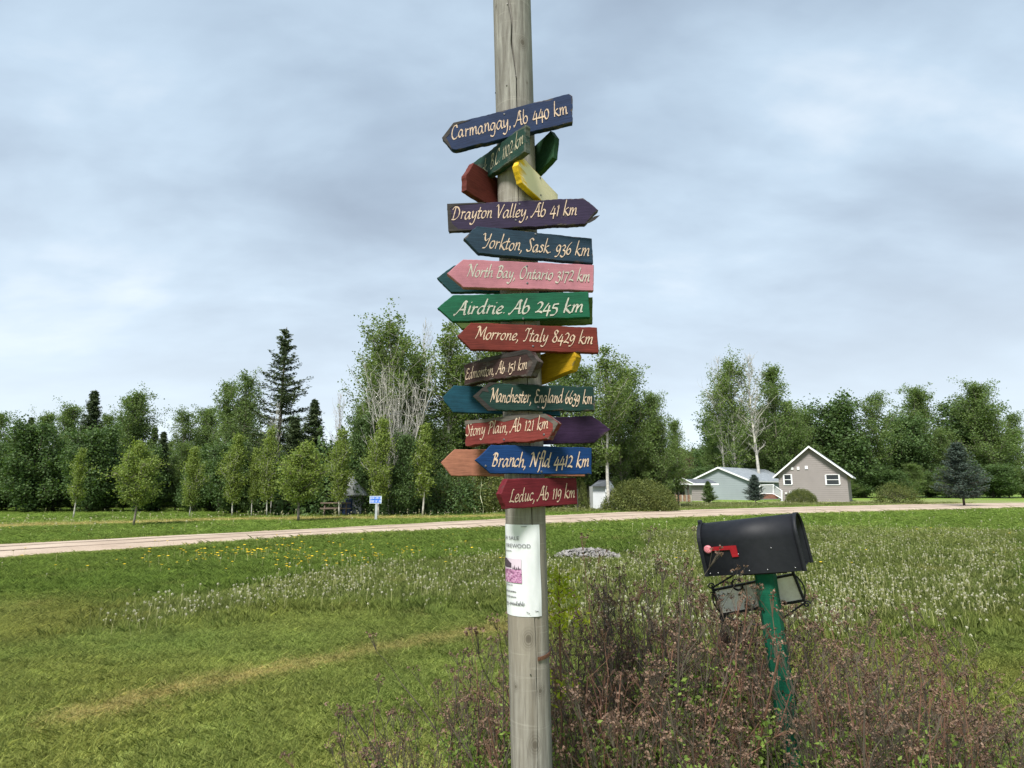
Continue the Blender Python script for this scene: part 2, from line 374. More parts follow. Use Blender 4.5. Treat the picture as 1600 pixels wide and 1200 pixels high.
rings = nz(nt_, 5, 2, .3, sc=(.6, .6, 16)); col = mix(nt_, ramp(nt_, rings, [(.66, (0, 0, 0)), (.68, (.22, .22, .22)), (.70, (0, 0, 0))]), col, (.42, .40, .36))
geo = nt_.nodes.new('ShaderNodeTexCoord')
# knots: places in the timber, with rings of grain round them
def knot(p, rad):
    global col
    vd = nt_.nodes.new('ShaderNodeVectorMath'); vd.operation = 'DISTANCE'
    mp_ = nt_.nodes.new('ShaderNodeMapping'); mp_.inputs['Scale'].default_value = (1, 1, .72); nt_.links.new(geo.outputs['Object'], mp_.inputs[0])
    nt_.links.new(mp_.outputs[0], vd.inputs[0]); vd.inputs[1].default_value = (p[0], p[1], p[2] * .72)
    dd = mth(nt_, 'ADD', mth(nt_, 'DIVIDE', vd.outputs['Value'], rad), mth(nt_, 'MULTIPLY', mth(nt_, 'SUBTRACT', nz(nt_, 30, 3, .5), .5), .5))
    r_ = nt_.nodes.new('ShaderNodeValToRGB'); nt_.links.new(mth(nt_, 'MULTIPLY', dd, .4), r_.inputs[0])
    el = r_.color_ramp.elements; el[0].position = 0; el[0].color = (.9, .9, .9, 1); el[1].position = .9; el[1].color = (0, 0, 0, 1)
    for p_, v_ in ((.22, .75), (.30, .15), (.40, .6), (.48, .12), (.58, .38), (.66, .05), (.76, .18)):
        q = el.new(p_); q.color = (v_, v_, v_, 1)
    col = mix(nt_, r_.outputs[0], col, (.075, .063, .05))
def surf(u, v, k=1.0):
    c = pole_c(v); cc = pole_at_z(c.z); r = pole_r(c.z); s = max(-.97, min(.97, (u - (800 + 31 * v / 1200)) / (29.3 + 3 * v / 1200)))
    return Vector((cc.x + r * k * s, cc.y - r * k * math.sqrt(1 - s * s), c.z))
for u_, v_, r_ in ((816, 86, .012), (775, 22, .005), (787, 278, .008), (825, 990, .012), (843, 1070, .008), (806, 1065, .006), (835, 1150, .012), (826, 583, .007), (823, 145, .004)):
    knot(surf(u_, v_), r_)
nt_.links.new(col, b.inputs['Base Color']); b.inputs['Roughness'].default_value = .85; b.inputs['Specular IOR Level'].default_value = .2
bump(nt_, b, mth(nt_, 'ADD', gr, mth(nt_, 'MULTIPLY', gr2, .6)), .8, .003)
pole = empty('signpost', base); tag(pole, 'tall weathered grey wooden pole with a long crack, carrying the painted arrow boards', 'pole')
o = mb.build('post', m, pole, smooth=True); o.matrix_parent_inverse = Matrix.Translation(-base)
def part(mb_, name, mats, par, smooth=False):
    o = mb_.build(name, mats, par, smooth); o.matrix_parent_inverse = Matrix.Translation(-Vector(par.location)); return o
# rusty strap stub
mb = MB()
c = pole_c(1021); zc = c.z; cc = pole_at_z(zc); r = pole_r(zc)
for k in range(11):
    th = th0 + math.asin((838 - 826) / 32) + k * .115
    if k < 10:
        a0, a1 = th, th + .115
        p = [cc + Vector((math.cos(q) * (r + .002), math.sin(q) * (r + .002), (i - .5) * .010 + k * .0007)) for q, i in ((a0, 0), (a1, 0), (a1, 1), (a0, 1))]
        mb.prism(p, Vector((math.cos(th), math.sin(th), 0)) * .0025)
part(mb, 'strap', plain('rust', (.11, .045, .022), .9, .5, 60, bmp=.5), pole)
# staples and nails left in the timber
st = plain('staple_metal', (.10, .095, .09), .5, .3, 50, .7)
for u_, v_ in ((775, 150), (793, 30), (806, 140), (792, 152), (828, 1044)):
    mb = MB(); p = surf(u_, v_, 1.0); nrm = Vector((p.x - pole_at_z(p.z).x, p.y - pole_at_z(p.z).y, 0)).normalized()
    mb.tube([p - nrm * .004, p + nrm * .003], .0022, 6); part(mb, 'nail', st, pole)

# ---------------------------------------------------------------- hand lettering: broad-nib strokes
GL = {
'a': "4.2,4.6 2.6,5 0.9,3.4 0.4,1.4 1.2,0.1 2.6,0.9 3.9,3.2 4.3,4.8|4.3,4.8 3.9,2 4.1,0.3 5.2,0.6;5.5",
'b': "2,10 1.2,6 0.6,1.2|0.7,1 1.6,0 3.4,0.5 4.4,2.6 4,4.6 2.6,4.8 1.1,3.2;5.2",
'c': "4,4.4 2.6,5 0.9,3.6 0.5,1.4 1.6,0.1 3.8,0.9;4.3",
'd': "4.2,4.6 2.6,5 0.9,3.4 0.4,1.4 1.2,0.1 2.6,0.9 3.9,3.2|5.2,10 4.4,5.5 4,1.8 4.2,0.3 5.2,0.6;5.5",
'e': "0.8,2.2 2.6,2.6 3.8,4 2.9,5 1.3,4 0.5,1.8 1.5,0.1 3.8,0.9;4.3",
'f': "5,9.6 3.8,10 3,8 2.4,3 1.8,-2 0.9,-3.8|0.8,5 4,5.2;3.6",
'g': "4.2,4.6 2.6,5 0.9,3.4 0.5,1.6 1.3,0.5 2.6,1 4,3.4|4.4,4.8 4,0.5 3,-3 1.2,-4 -0.3,-3.2;5.4",
'h': "2,10 1.2,5 0.6,0|0.9,2.2 2.4,4.4 3.8,4.8 3.9,3 3.7,0.5 4.8,0.5;5.2",
'i': "1.4,5 1,1.8 1.2,0.2 2.2,0.5|1.8,6.9 2.2,7.3;2.6",
'k': "2,10 1.2,5 0.6,0|4.2,5 2.6,4.2 1.1,2.6|1.3,2.8 2.8,1.2 4.2,0 5.2,0.4;5",
'l': "2.2,10 1.4,5 1,1.2 1.3,0.2 2.2,0.6;2.6",
'm': "0.6,4.4 1.4,5 1.3,3.4 0.7,0|1.1,2.2 2.4,4.5 3.5,4.8 3.5,3 3.1,0|3.5,2.2 4.9,4.5 6.1,4.8 6.2,3 6,0.5 7,0.5;7.4",
'n': "0.6,4.4 1.4,5 1.3,3.4 0.7,0|1.1,2.2 2.5,4.5 3.8,4.8 3.9,3 3.7,0.5 4.8,0.5;5.2",
'o': "3,4.9 1.4,4.2 0.5,2 1.1,0.3 2.8,0.3 4,2.4 3.9,4.3 3,4.9;4.7",
'r': "0.6,4.4 1.4,5 1.3,3.4 0.7,0|1.1,2.2 2.2,4.3 3.8,4.7;3.9",
's': "3.6,4.5 2,5 1.2,4 2.8,2.2 2.7,0.6 1.2,0 0.1,0.7;3.9",
't': "2.2,7.5 1.3,3 1,0.8 1.6,0.1 2.8,0.7|0.3,5 3.4,5.1;3.3",
'u': "0.6,4.6 1.5,5 1.1,2 1.3,0.3 2.6,0.7 4,3|4.5,5 4,1.8 4.2,0.3 5.2,0.6;5.4",
'v': "0.4,4.8 1.4,4.6 2,0.3|2,0.3 4,3 4.2,5;4.6",
'y': "0.6,4.6 1.5,5 1.2,2.2 1.6,0.7 3,1.4 4.2,3.6|4.6,5 4,0.8 2.8,-2.8 1.2,-4 -0.3,-3.3;5.2",
'A': "6,9 4.2,9.2 2.6,5 -0.8,-0.4 -1.2,0.4|4.6,9.2 4.9,4 5,0.4 6,0.3|1.6,3.4 5.6,3.5;6.4",
'B': "2.2,8.6 1.4,4 0.6,0|0.4,8 2.4,9.3 4.6,8.6 4.4,6.4 1.6,5|1.6,5 4.4,4.6 4.9,2.2 3.2,0.2 0.6,0.2;5.8",
'C': "5.4,7.4 5.2,9 3.2,8.8 1.2,6 0.5,2.6 1.6,0.2 3.8,0.4 5,1.6;5.6",
'D': "2.4,8.6 1.6,4 0.9,0|-0.2,7.2 1.4,9.2 4.4,8.8 6.2,6 5.6,2.4 3,0.2 0,0.1;7",
'E': "5.2,8.4 2.4,9 1.6,7.4 2.2,5.2|4.2,5.2 1.9,5 0.6,2.6 1.4,0.3 4.6,0.6;5.2",
'I': "0.6,7.2 1.6,9 3.4,8.8 5,9.2|3.6,8.8 3,4 2,0.6 0.4,0;4.8",
'L': "3.8,9 2.6,8.4 1.6,4 0.6,0.3|-0.4,0.2 2,0.6 4.6,0;5",
'M': "0,8.4 1.8,9 1.4,4 0,0|1.9,9 3.2,4 3.8,2|3.8,2 5.4,6 7.4,9|7.4,9 6.8,4 7,0.3 8,0.3;8.2",
'N': "-0.2,8.4 1.6,9 1.2,4 0,0|1.7,9 3.6,4 5,0.2|5,0.2 5.8,5 6.8,9.2 7.6,9;7",
'O': "4,9.2 1.8,7.6 0.5,3.6 1.4,0.4 3.6,0.2 5.6,3 5.8,7 4,9.2;6.6",
'P': "2.4,8.6 1.6,4 0.7,0|0.2,8 2.4,9.3 5,8.6 4.9,6 2,4.4;5.4",
'S': "5,8 3.6,9.2 1.8,8 2.6,5.6 3.8,3 3.2,0.6 1.2,0 -0.2,1;5",
'V': "-0.4,8.2 1,9 1.6,4 2,0.2|2,0.2 4,5 6,9.2;5.6",
'Y': "-0.4,8.2 1,9 1.4,6 2.4,4.6 4.2,6|5.6,9.2 4.4,4 2.8,0.4 0.4,-0.4;5.8",
'0': "2.8,6.4 1,5 0.5,2.2 1.4,0.1 3,0.4 4.2,3 4,5.6 2.8,6.4;4.8",
'1': "0.8,6 2,7 1.6,3 1.2,0;2.8",
'2': "0.8,6 2.4,7.2 3.9,6 3,3 0.4,0.2|0.4,0.2 2.4,0.7 4.6,0.1;4.9",
'3': "0.8,5.6 2.4,6.6 3.6,5.4 1.8,3|1.8,3 3.8,2.4 3.8,-0.2 2,-1.8 0,-1;4.5",
'4': "3,6.6 0.2,1.2|0.2,1.2 4.8,1.5|3.8,5 3,-2.2;5",
'5': "1.6,5.6 0.9,3|4.4,6 1.6,5.6|0.9,3 3.4,2.8 4,0.6 2.6,-1.6 0.2,-2;4.7",
'6': "4,8.8 1.6,6 0.5,2.4 1.4,0.1 3.2,0.4 4,2.6 3,4 0.9,2.4;4.7",
'7': "0.6,5.8 2.4,6 4.4,6|4.4,6 2.6,2 1.6,-2;4.6",
'8': "4,7.8 2.4,9 1,7.6 2,5.4 3.8,3 3.4,0.6 1.6,0 0.4,1.6 1.8,4.4 4,7.8;4.8",
'9': "3.8,5.2 2.4,6.2 0.8,4.6 0.9,2.4 2.4,2 4,4.6|4.2,5.6 3.6,1 2,-1.6 0.2,-2;4.7",
',': "1,0.5 0.8,-0.8 0,-2;2.2", '.': "0.8,0.1 1.3,0.5;2.2", ' ': ";3.4",
}
def spline(P, k=6):
    P = np.array(P, float)
    if len(P) < 3: t = np.linspace(0, 1, 4)[:, None]; return P[0] * (1 - t) + P[-1] * t
    Q = np.vstack([2 * P[0] - P[1], P, 2 * P[-1] - P[-2]]); out = []
    for i in range(1, len(Q) - 2):
        t = np.linspace(0, 1, k, endpoint=False)[:, None]; a, b_, c, d = Q[i - 1], Q[i], Q[i + 1], Q[i + 2]
        out.append(.5 * (2 * b_ + (c - a) * t + (2 * a - 5 * b_ + 4 * c - d) * t ** 2 + (3 * b_ - a - 3 * c + d) * t ** 3))
    return np.vstack(out + [P[-1:]])
def lettering(text, nib=1.25, thin=.34, slant=.19, seed=0, wobble=.08):
    """returns 2-D ribbons in letter units and the total advance"""
    r = np.random.default_rng(seed); x = 0; rib = []; ang = R(42); nv = np.array([math.cos(ang), math.sin(ang)])
    for ch in text:
        g, adv = GL[ch].split(';'); dy = r.normal() * wobble * 2; sc = 1 + r.normal() * wobble * .4
        if g:
            for stt in g.split('|'):
                P = spline([tuple(map(float, q.split(','))) for q in stt.split()]) * sc
                P = P + r.normal(size=2) * wobble; P[:, 1] += dy
                P = np.stack([P[:, 0] + x + P[:, 1] * slant, P[:, 1]], 1)
                T = np.gradient(P, axis=0); T /= np.linalg.norm(T, axis=1)[:, None] + 1e-9; Nn = np.stack([-T[:, 1], T[:, 0]], 1)
                h = (np.abs(T[:, 0] * nv[1] - T[:, 1] * nv[0]) * nib / 2 + thin / 2) * (1 + .12 * r.normal(size=len(P)))
                P = np.vstack([P[0] - T[0] * thin * .5, P, P[-1] + T[-1] * thin * .5]); Nn = np.vstack([Nn[0], Nn, Nn[-1]]); h = np.r_[h[0] * .5, h, h[-1] * .5]
                rib.append((P + Nn * h[:, None], P - Nn * h[:, None]))
        x += float(adv.strip())
    return rib, x

# ---------------------------------------------------------------- the arrow boards
TH = .022
def board_plane(psi, side, vc, gap=0.0, TH=TH):
    n = Vector((-math.sin(psi), -math.cos(psi), 0))           # towards the viewer
    c = pole_c(vc); z = c.z; c = pole_at_z(z); r = pole_r(z)
    p0 = c + n * (r + TH + gap) if side > 0 else c - n * (r + gap)
    return p0, n
def onplane(u, v, p0, n):
    d = ray(u, v); o_ = Vector((0, 0, EYE)); return o_ + d * ((p0 - o_).dot(n) / d.dot(n))
letter_white = paint_mat('letter_cream', (.64, .58, .44), .28, (.14, .17, .12), streak=.12)
letter_pale = paint_mat('letter_white', (.59, .57, .50), .10, (.4, .3, .3), streak=.1)
letter_worn = paint_mat('letter_worn', (.55, .50, .36), .62, (.07, .07, .05), streak=.2)
nail_m = plain('nail_head', (.09, .09, .095), .5, .3, 40, .6)
worn_grey = paint_mat('weathered_grey', (.13, .115, .10), .3, (.03, .027, .024), streak=.5); worn_dark = paint_mat('weathered_dark', (.045, .038, .036), .3, (.015, .013, .012), streak=.6)
def sign(label, col, wear, psi, side, poly, text=None, bl=None, cap=20, lm=None, gap=0.0, rough=.0006, nails=(), dirt=(.04, .033, .03), base_=None, seed=1, nib=.82, streak=.40, TH=TH, worn=(), worn_m=None):
    psi = R(psi); vc = sum(p[1] for p in poly) / len(poly); p0, n = board_plane(psi, side, vc, gap, TH)
    P = [onplane(u, v, p0, n) for u, v in poly]
    c0 = sum(P, Vector()) / len(P)
    # local frame: X along the board (longest edge), Z = outward normal
    e_ = max(((P[(i + 1) % len(P)] - P[i]) for i in range(len(P))), key=lambda q: q.length); X = (e_ if e_.x > 0 else -e_); X -= n * X.dot(n); X.normalize(); Yv = n.cross(X)
    M = Matrix((X, Yv, n)).transposed().to_4x4(); M.translation = c0; Mi = M.inverted()
    Q = [Mi @ p for p in P]; r = np.random.default_rng(seed)
    out = []
    for i in range(len(Q)):
        a_, b_ = Q[i], Q[(i + 1) % len(Q)]; k = max(1, int((b_ - a_).length / .008)); nn = Vector((-(b_ - a_).y, (b_ - a_).x, 0)).normalized()
        ph = r.uniform(0, 6)
        for j in range(k):
            t = j / k; q = a_.lerp(b_, t)
            s_ = (r.normal() * rough + rough * 1.6 * math.sin(ph + t * (b_ - a_).length * 60)) * .55 if j else 0
            out.append(Vector((q.x, q.y, 0)) + nn * s_)
    ar = sum(out[i].x * out[(i + 1) % len(out)].y - out[(i + 1) % len(out)].x * out[i].y for i in range(len(out)))
    if ar < 0: out.reverse()
    m_ = len(out); cen = sum(out, Vector()) / m_
    def inset(d):
        res = []
        for i in range(m_):
            a_, b_ = out[i - 2], out[(i + 2) % m_]; tt = (b_ - a_).normalized(); res.append(out[i] + Vector((-tt.y, tt.x, 0)) * d)
        return res
    bv = .0022
    rings_ = [(inset(bv * 4), 0.0, 0.25), (inset(bv), 0.0, 1.0), (out, -bv, 1.0), (out, -TH + bv, 1.0), (inset(bv), -TH, 1.0)]
    verts, edge = [], []
    for rg, z, ev in rings_:
        for q in rg: verts.append((q.x, q.y, z)); edge.append(ev)
    nr = len(rings_); faces = [(i * m_ + j, (i + 1) * m_ + j, (i + 1) * m_ + (j + 1) % m_, i * m_ + (j + 1) % m_) for i in range(nr - 1) for j in range(m_)]
    ci = len(verts)
    # front cap: fan to midline points so that the edge attribute fades inwards
    faces.append(tuple(range(m_))); faces.append(tuple((nr - 1) * m_ + j for j in range(m_ - 1, -1, -1)))
    me = bpy.data.meshes.new('board'); me.from_pydata(verts, [], faces)
    at_ = me.attributes.new('edge', 'FLOAT', 'POINT'); at_.data.foreach_set('value', edge); me.materials.append(paint_mat('paint', col, wear, dirt, base_, streak)); me.update()
    root = empty('direction_sign'); root.matrix_world = M; tag(root, label, 'sign', 'painted arrow boards nailed to the pole')
    link('board', me, root)
    if text:
        rib, adv = lettering(text, nib=nib, seed=seed)
        a_ = Mi @ onplane(*bl[0], p0, n); b_ = Mi @ onplane(*bl[1], p0, n); mid_u, mid_v = (bl[0][0] + bl[1][0]) / 2, (bl[0][1] + bl[1][1]) / 2
        c_ = Mi @ onplane(mid_u, mid_v - cap, p0, n); mm = (a_ + b_) / 2
        ux = Vector((b_.x - a_.x, b_.y - a_.y, 0)); sx = ux.length / (adv + .8); ux.normalize(); uy = Vector((-ux.y, ux.x, 0)); sy = abs((c_ - mm).dot(uy)) / 9.0
        tb = MB()
        for k, (A_, B_) in enumerate(rib):
            z = .0008 + .00004 * k; vs = []
            for p, q in zip(A_, B_):
                for w_ in (p, q): pt_ = a_ + ux * (w_[0] * sx) + uy * (w_[1] * sy); vs.append((pt_.x, pt_.y, z))
            tb.add(vs, [(2 * i, 2 * i + 1, 2 * i + 3, 2 * i + 2) for i in range(len(A_) - 1)])
        tb.build('lettering', lm or letter_white, root)
    for wp in worn:
        wb = MB(); wb.prism([Mi @ onplane(u, v, p0, n) + Vector((0, 0, .0009)) for u, v in wp], Vector((0, 0, -.003))); wb.build('weathered_edge', worn_m, root)
    for u, v in nails:
        q = Mi @ onplane(u, v, p0, n); nb = MB(); nb.tube([Vector((q.x, q.y, -.002)), Vector((q.x, q.y, .0012)), Vector((q.x, q.y, .0018))], [.0034, .0034, .0022], 10); nb.build('nail', nail_m, root)
    return root
# boards behind the pole first
sign('dark red arrow tip behind the left side of the pole above the Drayton Valley board', (.15, .030, .022), .18, -52, -1,
     [(740, 254), (728, 273), (728, 297), (757, 316), (806, 344), (806, 296)], rough=.0012, seed=31)
sign('plain green arrow tip behind the right side of the pole just under the Carmangay board', (.022, .080, .032), .12, 52, -1,
     [(808, 254), (860, 204), (867, 214), (864, 246), (844, 268), (808, 300)], seed=32)
sign('dark teal arrow board mostly hidden behind the pink North Bay board', (.008, .060, .070), .15, 0, -1,
     [(709.4, 414.4), (682.4, 434), (704.4, 456.4), (880, 457), (880, 417)], seed=33)
sign('olive green board mostly hidden behind the green Airdrie board', (.10, .155, .035), .15, 0, -1,
     [(714, 471), (700, 493), (722, 514), (926, 505), (926, 464)], seed=34)
sign('bright yellow arrow tip to the right of the pole above the Manchester board', (.56, .33, .010), .06, 46, -1,
     [(806, 566), (893, 538), (900, 557), (893, 578), (847, 597), (806, 612)], seed=35, dirt=(.10, .07, .02), TH=.03)
sign('plain blue-teal arrow pointing left behind the Manchester board', (.004, .062, .100), .12, 0, -1,
     [(709, 602), (690, 622.4), (707.6, 644.4), (790, 647), (876, 650), (876, 608)], seed=36)
sign('plain purple arrow pointing right behind the Stony Plain board', (.050, .022, .070), .18, 0, -1,
     [(835, 653), (925, 649.6), (954.4, 671), (929, 692), (850, 694), (835, 694)], seed=37)
sign('faded salmon orange arrow pointing left behind the blue Branch board', (.40, .165, .105), .26, 0, -1,
     [(710, 702), (688.4, 723), (705, 743.6), (789, 744.5), (914, 744.5), (914, 703)], seed=38, dirt=(.12, .045, .03))
# boards on the front of the pole
sign('navy blue arrow board tilted up to the right, reading Carmangay, Ab 440 km', (.012, .030, .095), .36, 0, 1,
     [(708, 192.4), (691, 215.6), (707, 233.4), (712.4, 234.4), (895, 191), (894.4, 149.6), (889, 146)],
     'Carmangay, Ab 440 km', ((706, 218), (889, 178)), 21, nails=((788, 178.5),), seed=2, rough=.0009, worn=([(708.5, 192), (690.5, 215.6), (706.5, 234), (701, 222), (697, 215), (703, 209), (704, 200), (713, 195), (735, 188), (722, 188.8)],), worn_m=worn_dark)
sign('dark green weathered board slanting up to the right under the Carmangay board, lettered B.C.', (.018, .060, .045), .60, 52, 1,
     [(738, 255), (733, 268), (738, 291), (764, 275), (820.5, 237), (820.5, 194)],
     'ack, B.C. 1102 km', ((747, 279), (819, 224)), 21, lm=letter_worn, gap=.001, seed=3, rough=.0013, dirt=(.035, .04, .032))
sign('yellow arrow board with faded cream face slanting down above the Drayton Valley board', (.80, .60, .03), .10, -52, 1,
     [(815, 243), (808, 258), (815, 285), (872, 338), (872, 304)], gap=.002, nails=((844, 278), (845, 305)), base_=(.66, .58, .38), seed=4, dirt=(.25, .2, .08))
sign('dark purple arrow board pointing right, reading Drayton Valley, Ab 41 km', (.032, .020, .060), .40, 0, 1,
     [(699, 319), (911, 309), (935, 328), (914, 350.4), (701, 361)],
     'Drayton Valley, Ab 41 km', ((706, 343), (903, 336.5)), 20, nails=((812, 319), (806, 344)), gap=.002, seed=5, rough=.0011, worn=([(698.5, 318.6), (700.5, 361.6), (740, 359.3), (716, 358), (707, 350), (704, 343), (706, 334), (703, 326), (712, 321), (745, 318.5), (760, 316)], [(914, 349.5), (929, 338), (937, 336.5), (930, 343), (922, 347.5)]), worn_m=worn_dark)
sign('slate blue arrow board tilted down to the right, reading Yorkton, Sask. 936 km', (.018, .045, .078), .22, -8, 1,
     [(745, 353), (724.4, 372.4), (748, 396), (927, 411.6), (925, 372.4)],
     'Yorkton, Sask. 936 km', ((753, 387), (921, 400.5)), 20.5, nails=((837, 366), (837, 395)), seed=6)
sign('pink arrow board pointing left, reading North Bay, Ontario 3172 km', (.50, .20, .25), .10, -4, 1,
     [(724, 405), (698, 427), (723.6, 449), (927.6, 454.4), (928, 413.6)],
     'North Bay, Ontario 3172 km', ((730, 432), (922, 440)), 18.5, lm=letter_pale, nails=((823, 416), (824, 442.5)), seed=7, nib=1.05, dirt=(.25, .1, .12), streak=.1)
sign('bright green arrow board pointing left, reading Airdrie. Ab 245 km', (.006, .110, .055), .08, 0, 1,
     [(707.6, 461), (683, 481.6), (707, 502.4), (922, 496), (919.6, 455.6)],
     'Airdrie. Ab 245 km', ((713, 491), (912, 488)), 20.5, lm=letter_pale, nails=((817.5, 498),), seed=8, nib=1.15)
sign('brick red arrow board pointing left, reading Morrone, Italy 8429 km', (.17, .026, .018), .16, -3, 1,
     [(736, 504), (714, 524.4), (735, 546.4), (935.6, 551.6), (933, 511.6)],
     'Morrone, Italy 8429 km', ((743, 529), (927, 538)), 19, nails=((833, 541),), seed=9)
sign('very weathered dark brown arrow board pointing right, reading Edmonton, Ab 151 km', (.055, .027, .025), .55, 40, 1,
     [(724.4, 570), (760, 559), (820, 546.5), (827, 548), (839, 564), (830, 587), (770, 593), (725, 602)],
     'Edmonton, Ab 151 km', ((727, 593), (825, 576)), 17.5, gap=.001, seed=10, rough=.0020, TH=.034, worn=([(740, 566), (760, 558.5), (820, 546), (827, 547.5), (840, 564), (830, 588), (823, 587), (833, 566), (823, 553), (800, 557), (780, 560), (764, 565)],), worn_m=worn_dark)
sign('dark green arrow board with a battered left tip, reading Manchester, England 6639 km', (.012, .045, .038), .34, -8, 1,
     [(763, 598), (739.6, 619), (763, 641), (929.6, 642.4), (928, 604.4)],
     'Manchester, England 6639 km', ((766, 628), (926, 631)), 20, nails=((841, 636.5),), seed=11, nib=1.05, rough=.0011, worn=([(764, 597.5), (739, 619), (763, 641.5), (776, 641), (766, 636), (757, 627), (748, 619), (754, 611), (764, 613), (761, 606), (772, 600), (785, 598.5)],), worn_m=worn_dark)
sign('faded red arrow board with splintered grey upper edge, reading Stony Plain, Ab 121 km', (.22, .038, .033), .32, 28, 1,
     [(726, 658), (760, 655), (800, 650), (852, 647), (871, 661), (857, 687), (727, 697)],
     'Stony Plain, Ab 121 km', ((728, 681), (858, 670)), 19, nails=((787.5, 687), (850, 679)), seed=12, rough=.0018, dirt=(.07, .06, .055), TH=.034, worn=([(726, 657.5), (760, 654.5), (800, 649.5), (852, 646.5), (872, 661), (864, 676), (864, 662), (850, 653), (843, 651), (828, 656), (815, 652.5), (800, 656), (788, 659), (772, 656.5), (760, 660), (742, 661), (727, 664)],), worn_m=worn_grey)
sign('royal blue arrow board pointing left, reading Branch, Nfld 4412 km', (.003, .042, .165), .14, -8, 1,
     [(768, 695), (742, 719), (766, 740), (925, 741.6), (924.4, 699.6)],
     'Branch, Nfld 4412 km', ((768, 729), (921, 729.5)), 21, nails=((759, 728), (846, 737)), seed=13, nib=1.2)
sign('crimson arrow board lowest on the pole, reading Leduc, Ab 119 km', (.165, .014, .024), .16, -30, 1,
     [(793, 748), (782, 772), (791, 795.6), (903, 788), (901, 746.4)],
     'Leduc, Ab 119 km', ((796, 785), (899, 777)), 20, seed=14, TH=.03)

# dangling string under the salmon board
mb = MB(); p0 = at(750, 742, PY + .08); pts = []
for k in range(16):
    t = k / 15; q = at(750 + 4 * t + 1.6 * math.sin(t * 9), 742 + 60 * t, PY + .08 + .01 * math.sin(k)); pts.append(q)
mb.tube(pts, .0007, 4)
tag(mb.build('string', plain('string_fibre', (.55, .55, .38), .9)), 'thin pale string hanging from the salmon arrow board', 'string')

# ---------------------------------------------------------------- poster on the pole
zt, zb = pole_c(818).z, pole_c(957).z
def on_pole(s, z, off):          # s = image-right angle measured from the side facing the camera
    c = pole_at_z(z); r = pole_r(z) + off; th = th0 + s; return Vector((c.x + r * math.cos(th), c.y + r * math.sin(th), z))
def sheet(s0, s1, z0, z1, off, ns=30, nz_=26, ripple=.0):
    mb = MB(); vs = []
    for i in range(nz_ + 1):
        z = z0 + (z1 - z0) * i / nz_
        for j in range(ns + 1):
            s = s0 + (s1 - s0) * j / ns; o_ = off
            if ripple:
                o_ += ripple * (.5 + .5 * math.sin(s * 5 + z * 9)) * .5 + ripple * 2.2 * max(0, math.exp(-((s - (s1 - .25 - .05 * math.sin(z * 30))) / .05) ** 2)) + ripple * .8 * math.exp(-((j - ns) / 1.5) ** 2) * (1 + math.sin(z * 40))
            vs.append(on_pole(s, z, o_))
    mb.add(vs, [(i * (ns + 1) + j, i * (ns + 1) + j + 1, (i + 1) * (ns + 1) + j + 1, (i + 1) * (ns + 1) + j) for i in range(nz_) for j in range(ns)]); return mb
sR = math.asin((841 - 821.2) / 31.6); sL = sR - .216 / .0635
post = empty('poster', on_pole(-.5, zb, 0)); tag(post, 'white paper notice wrapped round the pole, advertising firewood for sale', 'poster')
m, nt_, b = mat_new('paper'); f_ = nz(nt_, 14, 5, .6, sc=(1, 1, .5))
nt_.links.new(ramp(nt_, f_, [(.35, (.50, .51, .535)), (.6, (.60, .61, .635))]), b.inputs['Base Color']); b.inputs['Roughness'].default_value = .5; bump(nt_, b, f_, .3, .002)
part(sheet(sL, sR, zb, zt, .0012, ripple=.0010), 'sheet', m, post, True)
ink = plain('ink', (.03, .03, .035), .6, .1)
greyink = plain('grey_ink', (.10, .10, .12), .6, .1)
def print_text(txt, s_right, z, h, name='print', mat=ink, wmul=1.0, s_left=None):
    cu = bpy.data.curves.new('txt', 'FONT'); cu.body = txt; cu.size = h * 1.4; ob = bpy.data.objects.new('txt', cu); COL.objects.link(ob)
    dg = bpy.context.evaluated_depsgraph_get(); me = bpy.data.meshes.new_from_object(ob.evaluated_get(dg)); bpy.data.objects.remove(ob)
    co = np.zeros(len(me.vertices) * 3); me.vertices.foreach_get('co', co); co = co.reshape(-1, 3)
    wd = co[:, 0].max(); r = .0635
    if s_left is not None: wmul = (s_right - s_left) * r / wd
    vs = [tuple(on_pole(s_right - (wd - x) * wmul / r, z + y, .0036)) for x, y, _ in co]
    me.vertices.foreach_set('co', np.array(vs).ravel().astype(np.float32)); me.materials.clear(); me.materials.append(mat); me.update(); me.name = name
    o = link(name, me, post); o.matrix_parent_inverse = Matrix.Translation(-Vector(post.location)); return o
def pz(v): return pole_c(v).z
def ps(u, v): return math.asin(max(-1, min(1, (u - (800 + 31 * v / 1200)) / (29.3 + 3 * v / 1200))))
print_text('FOR SALE', ps(811, 838), pz(841), .0105, 'heading', greyink, 1.0, ps(811, 838) - 1.20)
print_text('FIREWOOD', ps(827.5, 850), pz(853), .0115, 'heading', greyink, 1.0, ps(827.5, 850) - 1.38)
def marks(u1, v, wpx, hpx, seed, n):      # fine print too small to read: short dark dabs
    r_ = np.random.default_rng(seed); mb = MB(); s1 = ps(u1, v); z = pz(v); s = s1 - wpx * .05
    while s < s1:
        d = r_.uniform(.010, .028); h_ = .0030 * r_.uniform(.6, 1.2) * hpx
        mb.add([on_pole(s, z, .0036), on_pole(s + d, z, .0036), on_pole(s + d, z + h_, .0036), on_pole(s, z + h_, .0036)], [(0, 1, 2, 3)]); s += d + r_.uniform(.006, .02)
    part(mb, 'fine_print', ink, post)
marks(801, 859, 20, 1, 1, 9); marks(801.5, 911, 16, 1, 2, 9); marks(807, 921, 22, 1.3, 3, 9); marks(807, 929, 22, 1.3, 4, 9)
